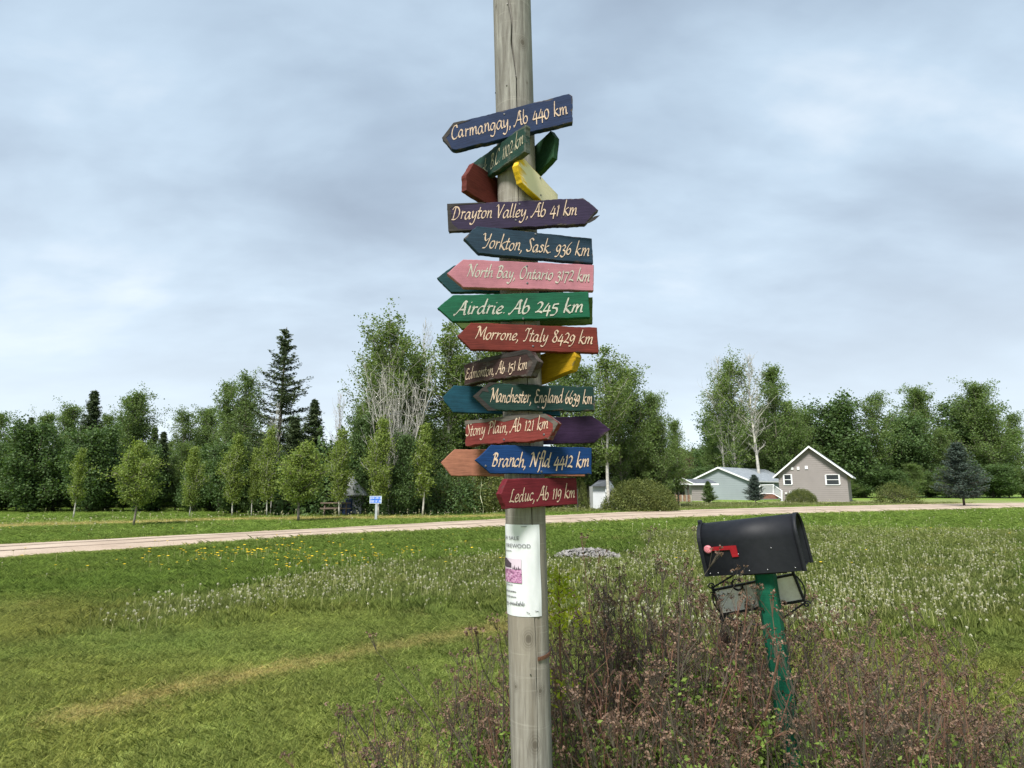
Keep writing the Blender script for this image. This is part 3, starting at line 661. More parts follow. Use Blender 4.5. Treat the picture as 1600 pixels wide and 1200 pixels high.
# hand-written line
rib, adv = lettering('any available', nib=.9, thin=.6, slant=.2, seed=5); mb = MB(); s1 = ps(819, 939); sc = (1.25 / adv); z0 = pz(940)
for k, (A_, B_) in enumerate(rib):
    vs = []
    for p, q in zip(A_, B_):
        for w_ in (p, q): vs.append(on_pole(s1 - 1.25 + w_[0] * sc, z0 + w_[1] * .00115, .0037 + k * .00002))
    mb.add(vs, [(2 * i, 2 * i + 1, 2 * i + 3, 2 * i + 2) for i in range(len(A_) - 1)])
part(mb, 'handwriting', ink, post)
# printed picture: pink woodland scene
m, nt_, b = mat_new('printed_picture'); f_ = nz(nt_, 90, 6, .7, sc=(1, 1, 2.2)); 
nt_.links.new(ramp(nt_, f_, [(.38, (.09, .04, .08)), (.5, (.38, .15, .30)), (.62, (.52, .36, .48))]), b.inputs['Base Color']); b.inputs['Roughness'].default_value = .5
s1 = ps(815, 890); part(sheet(s1 - 1.3, s1, pz(906.5), pz(886), .0036, 16, 4), 'picture', m, post, True)
part(sheet(s1 - 1.3, s1, pz(886), pz(870), .0036, 16, 4), 'picture', plain('print_sky', (.50, .41, .49), .5, .08, 20), post, True)
mb = MB(); dk = plain('print_dark', (.05, .03, .05), .5, .2)
def tri(sa, sb, za, zb_): mb.add([on_pole(sa, za, .0039), on_pole(sb, za, .0039), on_pole((sa + sb) / 2, zb_, .0039)], [(0, 1, 2)])
for k in range(14): q0, q1 = s1 - 1.3 + k * .055, s1 - 1.245 + k * .055; zt0 = pz(870 + max(0, k - 7) * 1.1); mb.add([on_pole(q0, pz(884), .0039), on_pole(q1, pz(884), .0039), on_pole(q1, zt0, .0039), on_pole(q0, zt0, .0039)], [(0, 1, 2, 3)])
for q, h_ in ((.43, 5), (.34, 7), (.24, 4), (.15, 6), (.07, 3)): tri(s1 - q - .045, s1 - q + .045, pz(886), pz(886 - h_))
part(mb, 'printed_trees', dk, post)
# staples and pen ticks
mb = MB()
for (ua, va, ub, vb_) in ((814, 821, 822, 820.5), (822, 949, 827, 952), (834, 948, 839, 949)):
    mb = MB(); pts = [on_pole(ps(ua + (ub - ua) * k / 4, va), pz(va + (vb_ - va) * k / 4), .0045) for k in range(5)]; mb.tube(pts, .0007, 4); part(mb, 'staple', st, post)

# ---------------------------------------------------------------- mailbox on green post
MY = 2.47
mo = at(1183, 890, MY)              # underside centre over the post
Mrot = Matrix.Rotation(R(-10), 4, 'Y') @ Matrix.Rotation(R(-36), 4, 'Z') @ Matrix.Scale(.93, 4)
mail = empty('mailbox'); mail.matrix_world = Matrix.Translation(mo) @ Mrot; tag(mail, 'black rural mailbox with lowered red flag on a leaning green post', 'mailbox')
black = None
m, nt_, b = mat_new('black_metal'); f_ = nz(nt_, 25, 6, .7); f2_ = nz(nt_, 3, 3, .5)
nt_.links.new(ramp(nt_, f_, [(.3, (.005, .006, .009)), (.66, (.010, .011, .015)), (.8, (.030, .030, .034))]), b.inputs['Base Color']); nt_.links.new(ramp(nt_, f2_, [(.3, (.5, .5, .5)), (.7, (.68, .68, .68))]), b.inputs['Roughness']); bump(nt_, b, f2_, .25, .01); b.inputs['Specular IOR Level'].default_value = .28; black = m
Lm, Wm, Hm = .405, .165, .222; half = Wm / 2; hs = Hm - half
def dprof(w_, h_, k=18):            # D profile in YZ
    r = w_ / 2; p = [(-r, 0), (-r, h_ - r)] + [(-r * math.cos(math.pi * i / k), h_ - r + r * math.sin(math.pi * i / k)) for i in range(1, k)] + [(r, h_ - r), (r, 0)]; return p
xo = -.200
def dshell(mb, x0, x1, w_, h_, t=.0015, zoff=0):
    o_, i_ = dprof(w_, h_), dprof(w_ - 2 * t, h_ - t); n_ = len(o_)
    vs = [(x0, y, z + zoff) for y, z in o_] + [(x1, y, z + zoff) for y, z in o_] + [(x0, y, z + zoff + .0) for y, z in i_] + [(x1, y, z + zoff) for y, z in i_]
    fs = []
    for k in range(n_ - 1):
        fs += [(k, k + n_, k + n_ + 1, k + 1), (k + 2 * n_, k + 2 * n_ + 1, k + 3 * n_ + 1, k + 3 * n_), (k, k + 1, k + 1 + 2 * n_, k + 2 * n_), (k + n_, k + 3 * n_, k + 3 * n_ + 1, k + n_ + 1)]
    mb.add(vs, fs)
mb = MB(); dshell(mb, xo, xo + Lm, Wm, Hm); mb.box((xo + Lm / 2, 0, .004), (Lm - .01, Wm - .006, .003)); mb.build('body', black, mail, True)
mb = MB(); dshell(mb, xo + Lm - .004, xo + Lm + .012, Wm + .006, Hm + .004, .004, -.001); mb.build('rim', black, mail, True)
# recessed rear panel
mb = MB(); pr = dprof(Wm - .004, Hm - .003); mb.prism([Vector((xo + Lm - .022, y, z)) for y, z in pr], Vector((.002, 0, 0))); mb.build('end_panel', black, mail)
# front door with lip and pull tab
dr = None
mb = MB(); pr = dprof(Wm + .006, Hm + .003); mb.prism([Vector((xo - .007, y, z)) for y, z in pr], Vector((.002, 0, 0))); dshell(mb, xo - .006, xo + .010, Wm + .006, Hm + .003, .0012); door = mb.build('door', black, mail)
mb = MB(); mb.prism([Vector((xo - .010, y, z)) for y, z in ((-.016, Hm - .004), (-.016, Hm + .010), (-.008, Hm + .016), (.008, Hm + .016), (.016, Hm + .010), (.016, Hm - .004))], Vector((.012, 0, 0))); mb.build('pull_tab', black, door)
red = paint_mat('flag_red', (.42, .014, .022), .12, (.2, .02, .02), streak=.1)
mb = MB(); yf = -half - .006; fz = .118; fx = xo + .035
mb.prism([Vector((fx, yf, fz + .008)), Vector((fx + .125, yf, fz + .006)), Vector((fx + .125, yf, fz - .042)), Vector((fx + .098, yf, fz - .042)), Vector((fx + .095, yf, fz - .010)), Vector((fx, yf, fz - .008))], Vector((0, .003, 0))); flag = mb.build('flag', red, mail)
mb = MB(); mb.tube([Vector((fx, yf + .005, fz)), Vector((fx, yf - .004, fz)), Vector((fx, yf - .007, fz))], [.017, .017, .012], 18); mb.tube([Vector((fx, yf - .007, fz)), Vector((fx, yf - .009, fz))], [.007, .006], 12)
mb.build('pivot', plain('pink_plastic', (.50, .16, .19), .5, .25, 40), flag)
rv = plain('rivet_metal', (.22, .22, .23), .4, .3, 60, .8)
for x_, z_ in ((.055, .012), (.115, .012), (.19, .013), (.265, .013), (.375, .014), (.30, .10), (.02, .012), (.16, .085)):
    mb = MB(); y_ = -half - .0002; mb.tube([Vector((xo + x_, y_ + .001, z_)), Vector((xo + x_, y_ - .0015, z_)), Vector((xo + x_, y_ - .0025, z_))], [.003, .003, .0018], 8); mb.build('rivet', rv, mail)
# post: square timber with a chamfered near corner, painted green
green = paint_mat('post_green', (.006, .135, .072), .10, (.02, .05, .03), streak=.22)
mb = MB(); a_ = .038; ch = .014; prof = [(-a_, -a_ + ch), (-a_ + ch, -a_), (a_ - ch, -a_), (a_, -a_ + ch), (a_, a_), (-a_, a_)]
n_ = len(prof); zl = [-.002, -.4, -.8, -1.32]; vs = [(x_ + .03, y_, z_) for z_ in zl for x_, y_ in prof]
mb.add(vs, [(i * n_ + j, i * n_ + (j + 1) % n_, (i + 1) * n_ + (j + 1) % n_, (i + 1) * n_ + j) for i in range(3) for j in range(n_)] + [tuple(range(n_)), tuple(3 * n_ + j for j in range(n_))])
gp = mb.build('post', green, mail); gp.matrix_local = Mrot.inverted() @ Matrix.Rotation(R(-4.5), 4, 'Y') @ Matrix.Rotation(R(-36), 4, 'Z') @ Matrix.Scale(.93, 4)
mb = MB(); mb.box((.03, 0, -.0005 - .006), (.20, .10, .010)); mb.build('mounting_plate', black, mail)
# name plate hung in a black scrolled iron frame behind the post
iron = plain('wrought_iron', (.012, .012, .013), .6, .3, 30, .3)
tilt = Matrix.Rotation(R(0), 4, 'Y')
mb = MB(); pc = Vector((-.045, .065, -.122)); PW, PH = .37, .112
fr = []
for s_ in (-1, 1):
    mb.box(pc + Vector((0, 0, s_ * PH / 2)), (PW, .014, .010)); mb.box(pc + Vector((s_ * PW / 2, 0, 0)), (.010, .014, PH + .03))
for s_ in (-1, 1):
    for q in (-1, 1):
        c_ = pc + Vector((s_ * (PW / 2 + .004), 0, q * (PH / 2 + .018)))
        mb.tube([c_ + Vector((.016 * math.cos(t) * (1 - t / 9), 0, .016 * math.sin(t) * (1 - t / 9))) for t in np.linspace(0, 7.2, 18)], .0038, 5)
    mb.tube([pc + Vector((s_ * (PW / 2 + .02 * math.sin(math.pi * k / 8)), 0, -PH / 2 + PH * k / 8)) for k in range(9)], .0035, 5)
    mb.tube([pc + Vector((s_ * (PW / 2 - .005), 0, PH / 2 + .012)), pc + Vector((s_ * .04, -.01, .112))], .004, 5)
    mb.tube([pc + Vector((s_ * (PW / 2 - .005), 0, -PH / 2 - .012)), pc + Vector((s_ * .04, -.01, -.125))], .004, 5)
mb.tube([pc + Vector((-.065 + .022 * math.cos(t), -.01, .060 + .024 * math.sin(t))) for t in np.linspace(.4, 6.0, 20)], .004, 5)
FT = Matrix.Translation(pc) @ Matrix.Rotation(R(-8), 4, 'Y') @ Matrix.Translation(-pc)
mb.build('iron_frame', iron, mail).matrix_local = FT
m, nt_, b = mat_new('old_white_panel'); f_ = nz(nt_, 12, 6, .7); nt_.links.new(ramp(nt_, f_, [(.3, (.60, .54, .44)), (.5, (.78, .73, .63)), (.7, (.86, .84, .76))]), b.inputs['Base Color']); b.inputs['Roughness'].default_value = .8
mb = MB(); mb.box(pc + Vector((0, .001, 0)), (PW - .012, .006, PH - .012)); mb.build('name_plate', m, mail).matrix_local = FT
mb = MB()
for x_ in (-.045, -.055): mb.box(pc + Vector((x_, -.004, 0)), (.003, .003, PH - .012))
mb.build('plate_seam', plain('seam', (.22, .20, .15), .8), mail).matrix_local = FT

# ---------------------------------------------------------------- vegetation prototypes
bark_grey = plain('bark_grey', (.16, .14, .115), .9, .45, 8, bmp=.5)
bark_pale = plain('bark_pale', (.42, .40, .36), .85, .35, 5, bmp=.4)
bark_dark = plain('bark_dark', (.075, .060, .048), .95, .4, 8, bmp=.5)
twig_m = plain('twig_brown', (.13, .095, .08), .9, .3, 5)
LF = {
 'poplar': leaf_mat('leaf_poplar', (.070, .120, .036), (.19, .26, .085), .42),
 'light': leaf_mat('leaf_light', (.11, .165, .036), (.27, .33, .085), .42),
 'aspen': leaf_mat('leaf_aspen', (.075, .125, .034), (.19, .25, .075), .4),
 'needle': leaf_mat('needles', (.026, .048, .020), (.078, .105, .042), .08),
 'needle_b': leaf_mat('needles_bright', (.030, .065, .016), (.085, .135, .030), .08),
 'needle_g': leaf_mat('needles_grey', (.022, .040, .030), (.065, .090, .070), .06),
 'shrub': leaf_mat('leaf_shrub', (.060, .082, .020), (.17, .19, .055), .3),
 'dark': leaf_mat('leaf_dark', (.040, .080, .026), (.12, .185, .06), .3),
 'brown': leaf_mat('leaf_brown', (.085, .070, .035), (.20, .17, .085), .2),
}
def limb(p, d, ln, n=6, up=.25, wob=.12, r=None):
    r = r or rng; P = [np.array(p, float)]; d = np.array(d, float); d /= np.linalg.norm(d); st_ = ln / n
    for i in range(n):
        d = d + np.array([0, 0, up / n * 2]) + r.normal(size=3) * wob / n * 2; d /= np.linalg.norm(d); P.append(P[-1] + d * st_)
    return P
def prof_poplar(t): return np.interp(t, [0, .1, .35, .6, .85, 1], [.35, .65, 1, .85, .5, .12])
def prof_col(t): return np.interp(t, [0, .10, .28, .6, .85, 1], [.55, .9, 1, .66, .3, .08])
def prof_round(t): return np.interp(t, [0, .1, .3, .6, .85, 1], [.6, .95, 1, .85, .5, .1])
PROTO = {}
def decid(name, H, cb, Rm, prof, nl, clump, lsz, lpc, leafmat, bark, sig=.22, steep=.9, trunk_r=.14, seed=1, sub=4, leafy=1.0, stems=1, droop=0):
    r = np.random.default_rng(seed); mb = MB(); C = []; tint = []
    for s_ in range(stems):
        bx, by = (0, 0) if stems == 1 else r.normal(size=2) * .35
        lean = r.normal(size=2) * (.02 if stems == 1 else .10); Hs = H * (1 if s_ == 0 else r.uniform(.7, .98)); T = []
        for i in range(13):
            t = i / 12; T.append(np.array([bx + lean[0] * Hs * t + .01 * H * math.sin(t * 5 + seed + s_), by + lean[1] * Hs * t + .01 * H * math.cos(t * 4 + seed), Hs * t]))
        T = np.array(T); mb.tube(T, trunk_r * (1 - .93 * np.linspace(0, 1, 13)) / (1 if stems == 1 else 1.5), 7 if stems == 1 else 5)
        for k in range(nl // stems):
            t = r.uniform(0, 1) ** 1.25; h = cb + (1 - cb) * t * .96; p = np.array([np.interp(h, np.linspace(0, 1, 13), T[:, q]) for q in range(3)])
            az = r.uniform(0, 6.283); ln = Rm * prof(t) * r.uniform(.65, 1.15); el = steep * r.uniform(.6, 1.2) * (1 + .4 * t)
            d = np.array([math.cos(az) * math.cos(el), math.sin(az) * math.cos(el), math.sin(el)]); ln = ln / max(.35, math.cos(el)) if el < 1.1 else ln * 1.8
            ln = min(ln, H * .33); P = limb(p, d, ln, 5, .25 - droop, .35, r); mb.tube(P, np.linspace(trunk_r * .28 * (1 - t * .7), .012, 6), 3, cap=False)
            for q in range(max(1, int(round(sub * (.35 + .65 * prof(t)) * r.uniform(.7, 1.3))))):
                i = r.integers(1, 6); d2 = r.normal(size=3) * .8 + (P[i] - P[i - 1]) / np.linalg.norm(P[i] - P[i - 1]) + np.array([0, 0, .2]); Q = limb(P[i], d2, ln * r.uniform(.2, .42), 3, .2, .4, r)
                mb.tube(Q, [.014, .010, .007, .004], 3, cap=False)
                for pp in Q[1:] + [P[i]]:
                    if r.uniform() < leafy: C.append((pp, r.uniform()))
    V = None
    if lpc and C:
        cc = np.repeat(np.array([c[0] for c in C]), lpc, 0); tn = np.repeat(np.array([c[1] for c in C]), lpc)
        cc = cc + r.normal(size=cc.shape) * sig * np.array([1, 1, .9]); tn = np.clip(tn * .6 + r.uniform(0, .4, len(tn)), 0, 1)
        V = leaves(cc, lsz, .75); crown = quads_mesh('crown', V, leafmat, tn)
    else: crown = None
    PROTO[name] = (H, mb.mesh('trunk', bark, True), crown)
def spruce(name, H, Rb, seed, mat, gap=0.0, cb=.05, dens=1.0, lsz=.16, step=.34, irregular=.3, trunk=.14):
    r = np.random.default_rng(seed); mb = MB(); mb.tube([(0, 0, 0), (0, 0, H * .5), (0, 0, H)], [trunk, trunk * .6, .015], 7); C = []; T_ = []
    z = H * cb
    while z < H * .985:
        t = (z - H * cb) / (H * (1 - cb)); rad = Rb * (1 - t) ** .85 * (1 if t > .12 else .55 + t * 3.7) + .08; nb = 9
        for k in range(nb):
            if r.uniform() < gap: continue
            az = r.uniform(0, 6.283); ln = rad * r.uniform(1 - irregular, 1 + irregular * .6); el = .28 - .55 * (1 - t); P = limb((0, 0, z), (math.cos(az), math.sin(az), el), ln, 6, .38, .15, r)
            mb.tube(P, np.linspace(.03 * (1 - t) + .008, .004, 7), 3, cap=False)
            for i in range(1, 7):
                m_ = max(2, int(dens * (4 + 10 * ln * (1 - abs(i - 3.2) / 7)))); s_ = .05 + .10 * ln * (1 - i / 7.5)
                q = P[i - 1] + (P[i] - P[i - 1]) * r.uniform(0, 1, (m_, 1)) + r.normal(size=(m_, 3)) * np.array([s_, s_, .035 + .02 * ln]) - np.array([0, 0, .04])
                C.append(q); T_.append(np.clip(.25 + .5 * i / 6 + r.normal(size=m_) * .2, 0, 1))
        z += step * (1 - .45 * t) * r.uniform(.8, 1.2)
    C = np.vstack(C); tn = np.concatenate(T_)
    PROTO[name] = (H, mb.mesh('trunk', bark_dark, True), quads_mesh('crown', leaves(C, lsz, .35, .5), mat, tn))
def shrub(name, Rx, H, n, lsz, mat, seed, lump=.18):
    r = np.random.default_rng(seed); mb = MB()
    for k in range(26):
        az = r.uniform(0, 6.28); P = limb((0, 0, 0), (math.cos(az) * .7, math.sin(az) * .7, 1), H * .9, 5, 0, .3, r); mb.tube(P, np.linspace(.03, .008, 6), 3, cap=False)
    d = r.normal(size=(n, 3)); d[:, 2] = np.abs(d[:, 2]) * 1.0 - .12; d /= np.linalg.norm(d, axis=1)[:, None]
    az = np.arctan2(d[:, 1], d[:, 0]); lum = 1 + lump * .5 * np.sin(az * 5 + seed) * np.cos(d[:, 2] * 7) + lump * .6 * np.sin(az * 11 + d[:, 2] * 9) * .6 + r.normal(size=n) * .035
    rr = (1 - np.abs(r.normal(size=n)) * .16).clip(.3, 1) * lum
    C = d * rr[:, None] * np.array([Rx, Rx, H]) ; C[:, 2] = np.maximum(C[:, 2], .02)
    PROTO[name] = (H, mb.mesh('stems', bark_dark), quads_mesh('foliage', leaves(C, lsz, .7), mat, np.clip(.45 + .25 * np.sin(az * 7 + d[:, 2] * 13) + r.normal(size=n) * .22, 0, 1)))
decid('poplar_a', 13, .12, 2.7, prof_poplar, 84, 1, .17, 11, LF['poplar'], bark_grey, seed=1, sub=5, sig=.20)
decid('poplar_b', 13, .16, 2.3, prof_poplar, 72, 1, .17, 10, LF['poplar'], bark_grey, seed=2, sub=5, sig=.19, steep=1.05)
decid('poplar_c', 13, .05, 3.2, prof_round, 120, 1, .17, 12, LF['poplar'], bark_grey, seed=3, sub=6, sig=.22)
decid('aspen_a', 13, .28, 1.9, prof_poplar, 56, 1, .15, 9, LF['aspen'], bark_pale, seed=4, sub=5, sig=.17, trunk_r=.12)
decid('aspen_b', 13, .32, 1.7, prof_col, 46, 1, .15, 8, LF['aspen'], bark_pale, seed=5, sub=4, sig=.17, trunk_r=.12)
decid('aspen_top', 14, .15, 2.7, prof_poplar, 92, 1, .17, 10, LF['aspen'], bark_pale, seed=6, sub=5, sig=.18, trunk_r=.16, leafy=.85)
decid('bare_tree', 13, .28, 1.7, prof_poplar, 60, 1, 0, 0, None, bark_pale, seed=7, sub=9, trunk_r=.15)
decid('bare_clump', 9, .40, 1.3, prof_poplar, 72, 1, 0, 0, None, bark_pale, seed=8, sub=4, trunk_r=.075, stems=9, steep=1.2)
decid('young_col', 5, .17, .74, prof_col, 70, 1, .10, 8, LF['light'], bark_pale, seed=9, sub=5, sig=.15, steep=1.05, trunk_r=.045)
decid('young_col_b', 5, .19, .6, prof_col, 54, 1, .10, 7, LF['light'], bark_pale, seed=10, sub=5, sig=.12, steep=1.2, trunk_r=.05)
decid('young_round', 3.6, .24, 1.05, prof_col, 62, 1, .085, 9, LF['light'], bark_grey, seed=12, sub=5, sig=.12, steep=.45, trunk_r=.05)
decid('bush_tree', 6, .02, 2.4, prof_round, 110, 1, .15, 11, LF['dark'], bark_dark, seed=13, sub=6, sig=.22, steep=.6)
decid('bush_light', 5, .03, 2.0, prof_round, 74, 1, .11, 8, LF['shrub'], bark_dark, seed=14, sub=6, sig=.22, steep=.6)
decid('brown_tree', 6, .03, 2.2, prof_round, 60, 1, .12, 5, LF['brown'], bark_grey, seed=15, sub=6, sig=.2, steep=.8)
spruce('spruce_tall', 12.7, 2.9, 21, LF['needle'], gap=.32, cb=.10, dens=1.0, irregular=.5, step=.52, lsz=.19)
spruce('spruce_dense', 9, 1.7, 22, LF['needle'], gap=.05, cb=.03, dens=1.4, lsz=.17)
spruce('spruce_small', 3.0, 1.05, 23, LF['needle_b'], gap=0, cb=.13, dens=2.4, lsz=.11, step=.16, trunk=.05)
spruce('spruce_blue', 3.8, 1.45, 24, LF['needle_g'], gap=.05, cb=.16, dens=2.0, lsz=.12, step=.24, trunk=.06)
shrub('shrub_round', 2.45, 2.1, 24000, .095, LF['shrub'], 3, .10)
shrub('shrub_dark', 1.6, 1.9, 7000, .10, LF['dark'], 5, .35)
shrub('shrub_loose', 1.8, 2.0, 7000, .10, LF['shrub'], 6, .4)
def plant(proto, u, vb, vt, label, cat='tree', name='tree', group=None, Y=None, wid=1.0, um=None, parts=('trunk', 'crown')):
    """stand a plant on the ground where its foot is seen, as tall as it is seen"""
    if Y is None: g = gnd(u, vb); Y = g.y
    g = at(u, vb, Y); Ht = at(u, vt, Y).z; H, tm, cm = PROTO[proto]
    # trees stand upright; correct x so that the middle of the crown is on its sight line
    um_ = u if um is None else um; gm = at(um_, (vb + vt) / 2, Y)
    root = empty(name, (gm.x, Y, 0), random.uniform(0, 6.28)); s = Ht / H; root.scale = (s * wid, s * wid, s)
    tag(root, label, cat, group)
    link(parts[0], tm, root)
    if cm: link(parts[1], cm, root)
    return root
T = plant
# --- left wood, front to back
GW = 'trees of the wood behind the road'
T('spruce_tall', 438, 800, 511, 'tall ragged spruce standing above the wood at the left, its top against the sky', name='spruce_tree', Y=39, wid=1.3)
T('poplar_a', 380, 803, 590, 'leafy poplar left of the tall ragged spruce', name='poplar_tree', Y=41, wid=.9)
T('poplar_b', 351, 803, 604, 'slim poplar two places left of the tall ragged spruce', name='poplar_tree', Y=42)
T('spruce_dense', 487, 803, 622, 'dark dense spruce just right of the tall ragged spruce', name='spruce_tree', Y=38, wid=1.2)
T('spruce_dense', 458, 803, 655, 'low dark spruce under the tall ragged spruce', name='spruce_tree', Y=37, wid=1.5)
T('bare_tree', 527, 803, 612, 'thin half-bare tree in the gap between the dark spruce and the big poplar', name='bare_tree', Y=44, wid=.8)
T('bare_tree', 428, 803, 628, 'pale bare trunk in front of the tall ragged spruce', name='bare_tree', Y=36, wid=.5)
T('aspen_top', 612, 803, 505, 'tallest leafy poplar of the left wood, crown against the sky', name='poplar_tree', Y=38, wid=1.15)
T('aspen_top', 585, 803, 545, 'leafy poplar leaning left beside the tallest one', name='poplar_tree', Y=40, wid=1.0)
T('bare_clump', 612, 803, 560, 'clump of pale bare stems in front of the tallest poplar', name='bare_tree', Y=35.5, wid=1.1)
T('bare_clump', 628, 803, 585, 'second clump of pale bare stems right of the first, under the tallest poplar', name='bare_tree', Y=35.8, wid=.9)
T('bare_tree', 662, 803, 500, 'bare grey tree rising between the tallest poplar and the signpost', name='bare_tree', Y=43, wid=.6)
T('poplar_c', 650, 803, 560, 'broad leafy poplar right of the bare stems', name='poplar_tree', Y=41, wid=1.0)
T('aspen_a', 700, 803, 505, 'airy poplar showing just left of the lower arrow boards', name='poplar_tree', Y=42, wid=1.3)
T('aspen_b', 745, 803, 512, 'airy poplar behind the Morrone and Edmonton boards', name='poplar_tree', Y=44, wid=1.4)
T('poplar_b', 720, 803, 560, 'dense poplar behind the teal arrow board', name='poplar_tree', Y=45, wid=1.3)
T('poplar_a', 775, 803, 540, 'leafy poplar directly behind the pole', name='poplar_tree', Y=46, wid=1.2)
T('bush_tree', 575, 803, 660, 'dark leafy tree left of the pale bare stems', name='bushy_tree', Y=37, wid=.8)
T('bush_tree', 640, 804, 690, 'dark leafy tree right of the blue road sign', name='bushy_tree', Y=35, wid=.9)
T('poplar_c', 560, 803, 640, 'green tree filling the gap left of the big poplar', name='poplar_tree', Y=43, wid=.7)
for i, (u, vt) in enumerate(((363, 700), (398, 690), (507, 690), (498, 705), (575, 720), (592, 725), (610, 735), (640, 735), (625, 742), (585, 745), (475, 745), (440, 745), (400, 748), (365, 745), (512, 738), (580, 715), (665, 730), (700, 735))):
    T(('bush_tree', 'spruce_dense', 'shrub_dark')[i % 3], u, 803, vt, 'dark undergrowth bush at the foot of the left wood', 'bush', 'undergrowth_bush', 'dark bushes at the foot of the wood', Y=36.5 + (i % 4) * .8, wid=1.0 if i % 3 else 1.2, parts=('trunk', 'crown'))
for i in range(34):
    u = -10 + i * 24.5; vt = 650 + 28 * math.sin(i * 1.9) + 18 * math.sin(i * .7)
    if 495 < u < 565: vt += 55
    if 355 < u < 500: vt += 20
    T(('poplar_a', 'poplar_c', 'spruce_dense', 'poplar_b')[i % 4], u, 803, vt, 'tree of the dense back row of the left wood', 'tree', 'wood_tree', GW + ', left', Y=49 + 3 * (i % 3), wid=1.15)
for i in range(44):
    u = -60 + i * 21.5
    T(('bush_tree', 'poplar_c')[i % 2], u, 803, (722 + 14 * math.sin(i * 2.3)), 'low leafy bush filling the back of the left wood', 'bush', 'undergrowth_bush', 'bushes filling the back of the left wood', Y=46 + (i % 3) * 1.5, wid=1.7)
for i in range(14):
    u = -20 + i * 27
    T(('bush_tree', 'spruce_dense', 'poplar_c')[i % 3], u, 806, (700 + 28 * math.sin(i * 1.7)), 'bush at the front edge of the far left wood', 'bush', 'undergrowth_bush', 'bushes at the front edge of the far left wood', Y=39 + (i % 3), wid=1.2)
# --- young planted trees in a row
T('young_col', 368, 806, 680, 'leftmost slim young tree of the planted row along the road', name='young_tree', Y=33)
T('young_col_b', 397, 806, 700, 'faint slim young tree second from left in the planted row', name='young_tree', Y=33.5, wid=.8)
T('young_col', 421, 805, 668, 'slim young tree just left of the round light green one', name='young_tree', Y=33.5, wid=.9)
T('young_round', 471, 815, 692, 'round light green young tree with a thin dark trunk near the road', name='young_tree', wid=1.25)
T('young_col', 533, 805, 672, 'slim young tree in front of the grey cabin', name='young_tree', Y=33.5, wid=1.0)
T('young_col', 595, 804, 655, 'yellow-green young tree right behind the blue road sign', name='young_tree', Y=33.5, wid=.95)
T('young_col_b', 662, 803, 662, 'yellow-green young tree left of the signpost, right of the blue road sign', name='young_tree', Y=34, wid=1.1)
for i, (u, vt, wd_) in enumerate(((712, 745, 1.3), (742, 742, 1.5), (765, 748, 1.3), (690, 755, 1.0))):
    T('shrub_loose', u, 797, vt, ('pale green shrub left of the signpost, %s' % ('second from its left end', 'largest and lightest', 'closest to the pole', 'at its left end')[i]), 'shrub', 'shrub', 'shrubs left of the signpost', Y=39 + i, wid=wd_, parts=('stems', 'foliage'))
# --- right of the pole
T('poplar_b', 880, 800, 566, 'tall poplar just right of the pole behind the yellow arrow tip', name='poplar_tree', Y=45, wid=1.25)
T('poplar_a', 915, 800, 575, 'leafy poplar behind the purple arrow tip', name='poplar_tree', Y=47, wid=1.2)
T('aspen_a', 951, 800, 543, 'tall slim poplar with a bare grey lower trunk right of the signs', name='poplar_tree', Y=42, wid=1.3)
T('poplar_c', 992, 800, 582, 'broad dense poplar, highest of the clump above the round shrub', name='poplar_tree', Y=48, wid=1.15)
T('poplar_c', 1030, 800, 622, 'broad dense poplar at the right of the clump above the round shrub', name='poplar_tree', Y=47, wid=1.0)
T('poplar_a', 968, 800, 615, 'leafy poplar at the left of the clump above the round shrub', name='poplar_tree', Y=46, wid=1.1)
T('poplar_b', 1056, 800, 660, 'thin lower poplar at the right edge of the clump, beside the utility pole', name='poplar_tree', Y=50, wid=1.1)
for i, (u, vt) in enumerate(((885, 690), (905, 700), (930, 690), (985, 690), (1010, 700), (1040, 720), (865, 720), (960, 700))):
    T(('bush_tree', 'poplar_c')[i % 2], u, 800, vt, 'dark green undergrowth between the signpost and the utility pole', 'bush', 'undergrowth_bush', 'dark bushes below the right poplars', Y=50 + i % 3, wid=1.1)
T('shrub_round', 999, 798, 749, 'large rounded olive green shrub beside the far side of the road', 'shrub', 'shrub', None, wid=1.05, parts=('stems', 'foliage'))
T('shrub_loose', 903, 796, 752, 'loose green shrub between the signpost and the white shed', 'shrub', 'shrub', None, Y=45, wid=.5, parts=('stems', 'foliage'))
T('spruce_blue', 1008, 797, 722, 'small blue spruce showing above the large rounded shrub', name='spruce_tree', Y=50, wid=.7)
# brownish hillside wood in the gap, and the trees behind the houses
for i in range(20):
    u = 1046 + i * 6.0; T(('brown_tree', 'bush_light', 'brown_tree', 'bush_tree')[i % 4], u, 774, 716 + 8 * math.sin(i * 2.1) - (8 if i > 12 else 0), 'brownish tree of the hillside seen in the gap between the poplars', 'tree', 'hillside_tree', 'brownish hillside trees', Y=108 + (i * 7) % 25, wid=1.5)
for i in range(16):
    u = 1040 + i * 7.5; T(('spruce_dense', 'poplar_c')[i % 2], u, 768, 707 + 5 * math.sin(i * 1.7), 'distant tree on the skyline of the gap', 'tree', 'skyline_tree', 'distant skyline trees', Y=190 + (i * 11) % 40, wid=1.6)
T('spruce_dense', 1084, 770, 698, 'small dark spruce standing out on the skyline of the gap', name='spruce_tree', Y=170, wid=.9)
T('aspen_top', 1140, 785, 566, 'tall birch with a pale curved trunk and thin top behind the garage', name='birch_tree', Y=88, wid=1.05)
T('aspen_a', 1128, 785, 600, 'leafy birch at the left of the tall birches behind the garage', name='birch_tree', Y=92, wid=1.4)
T('bare_tree', 1128, 785, 557, 'bare-topped tree above the leafy birch at the left of the garage roof', name='bare_tree', Y=90, wid=.8)
T('bare_tree', 1178, 785, 553, 'tall leafless tree with a white trunk behind the garage roof', name='bare_tree', Y=86, wid=1.1)
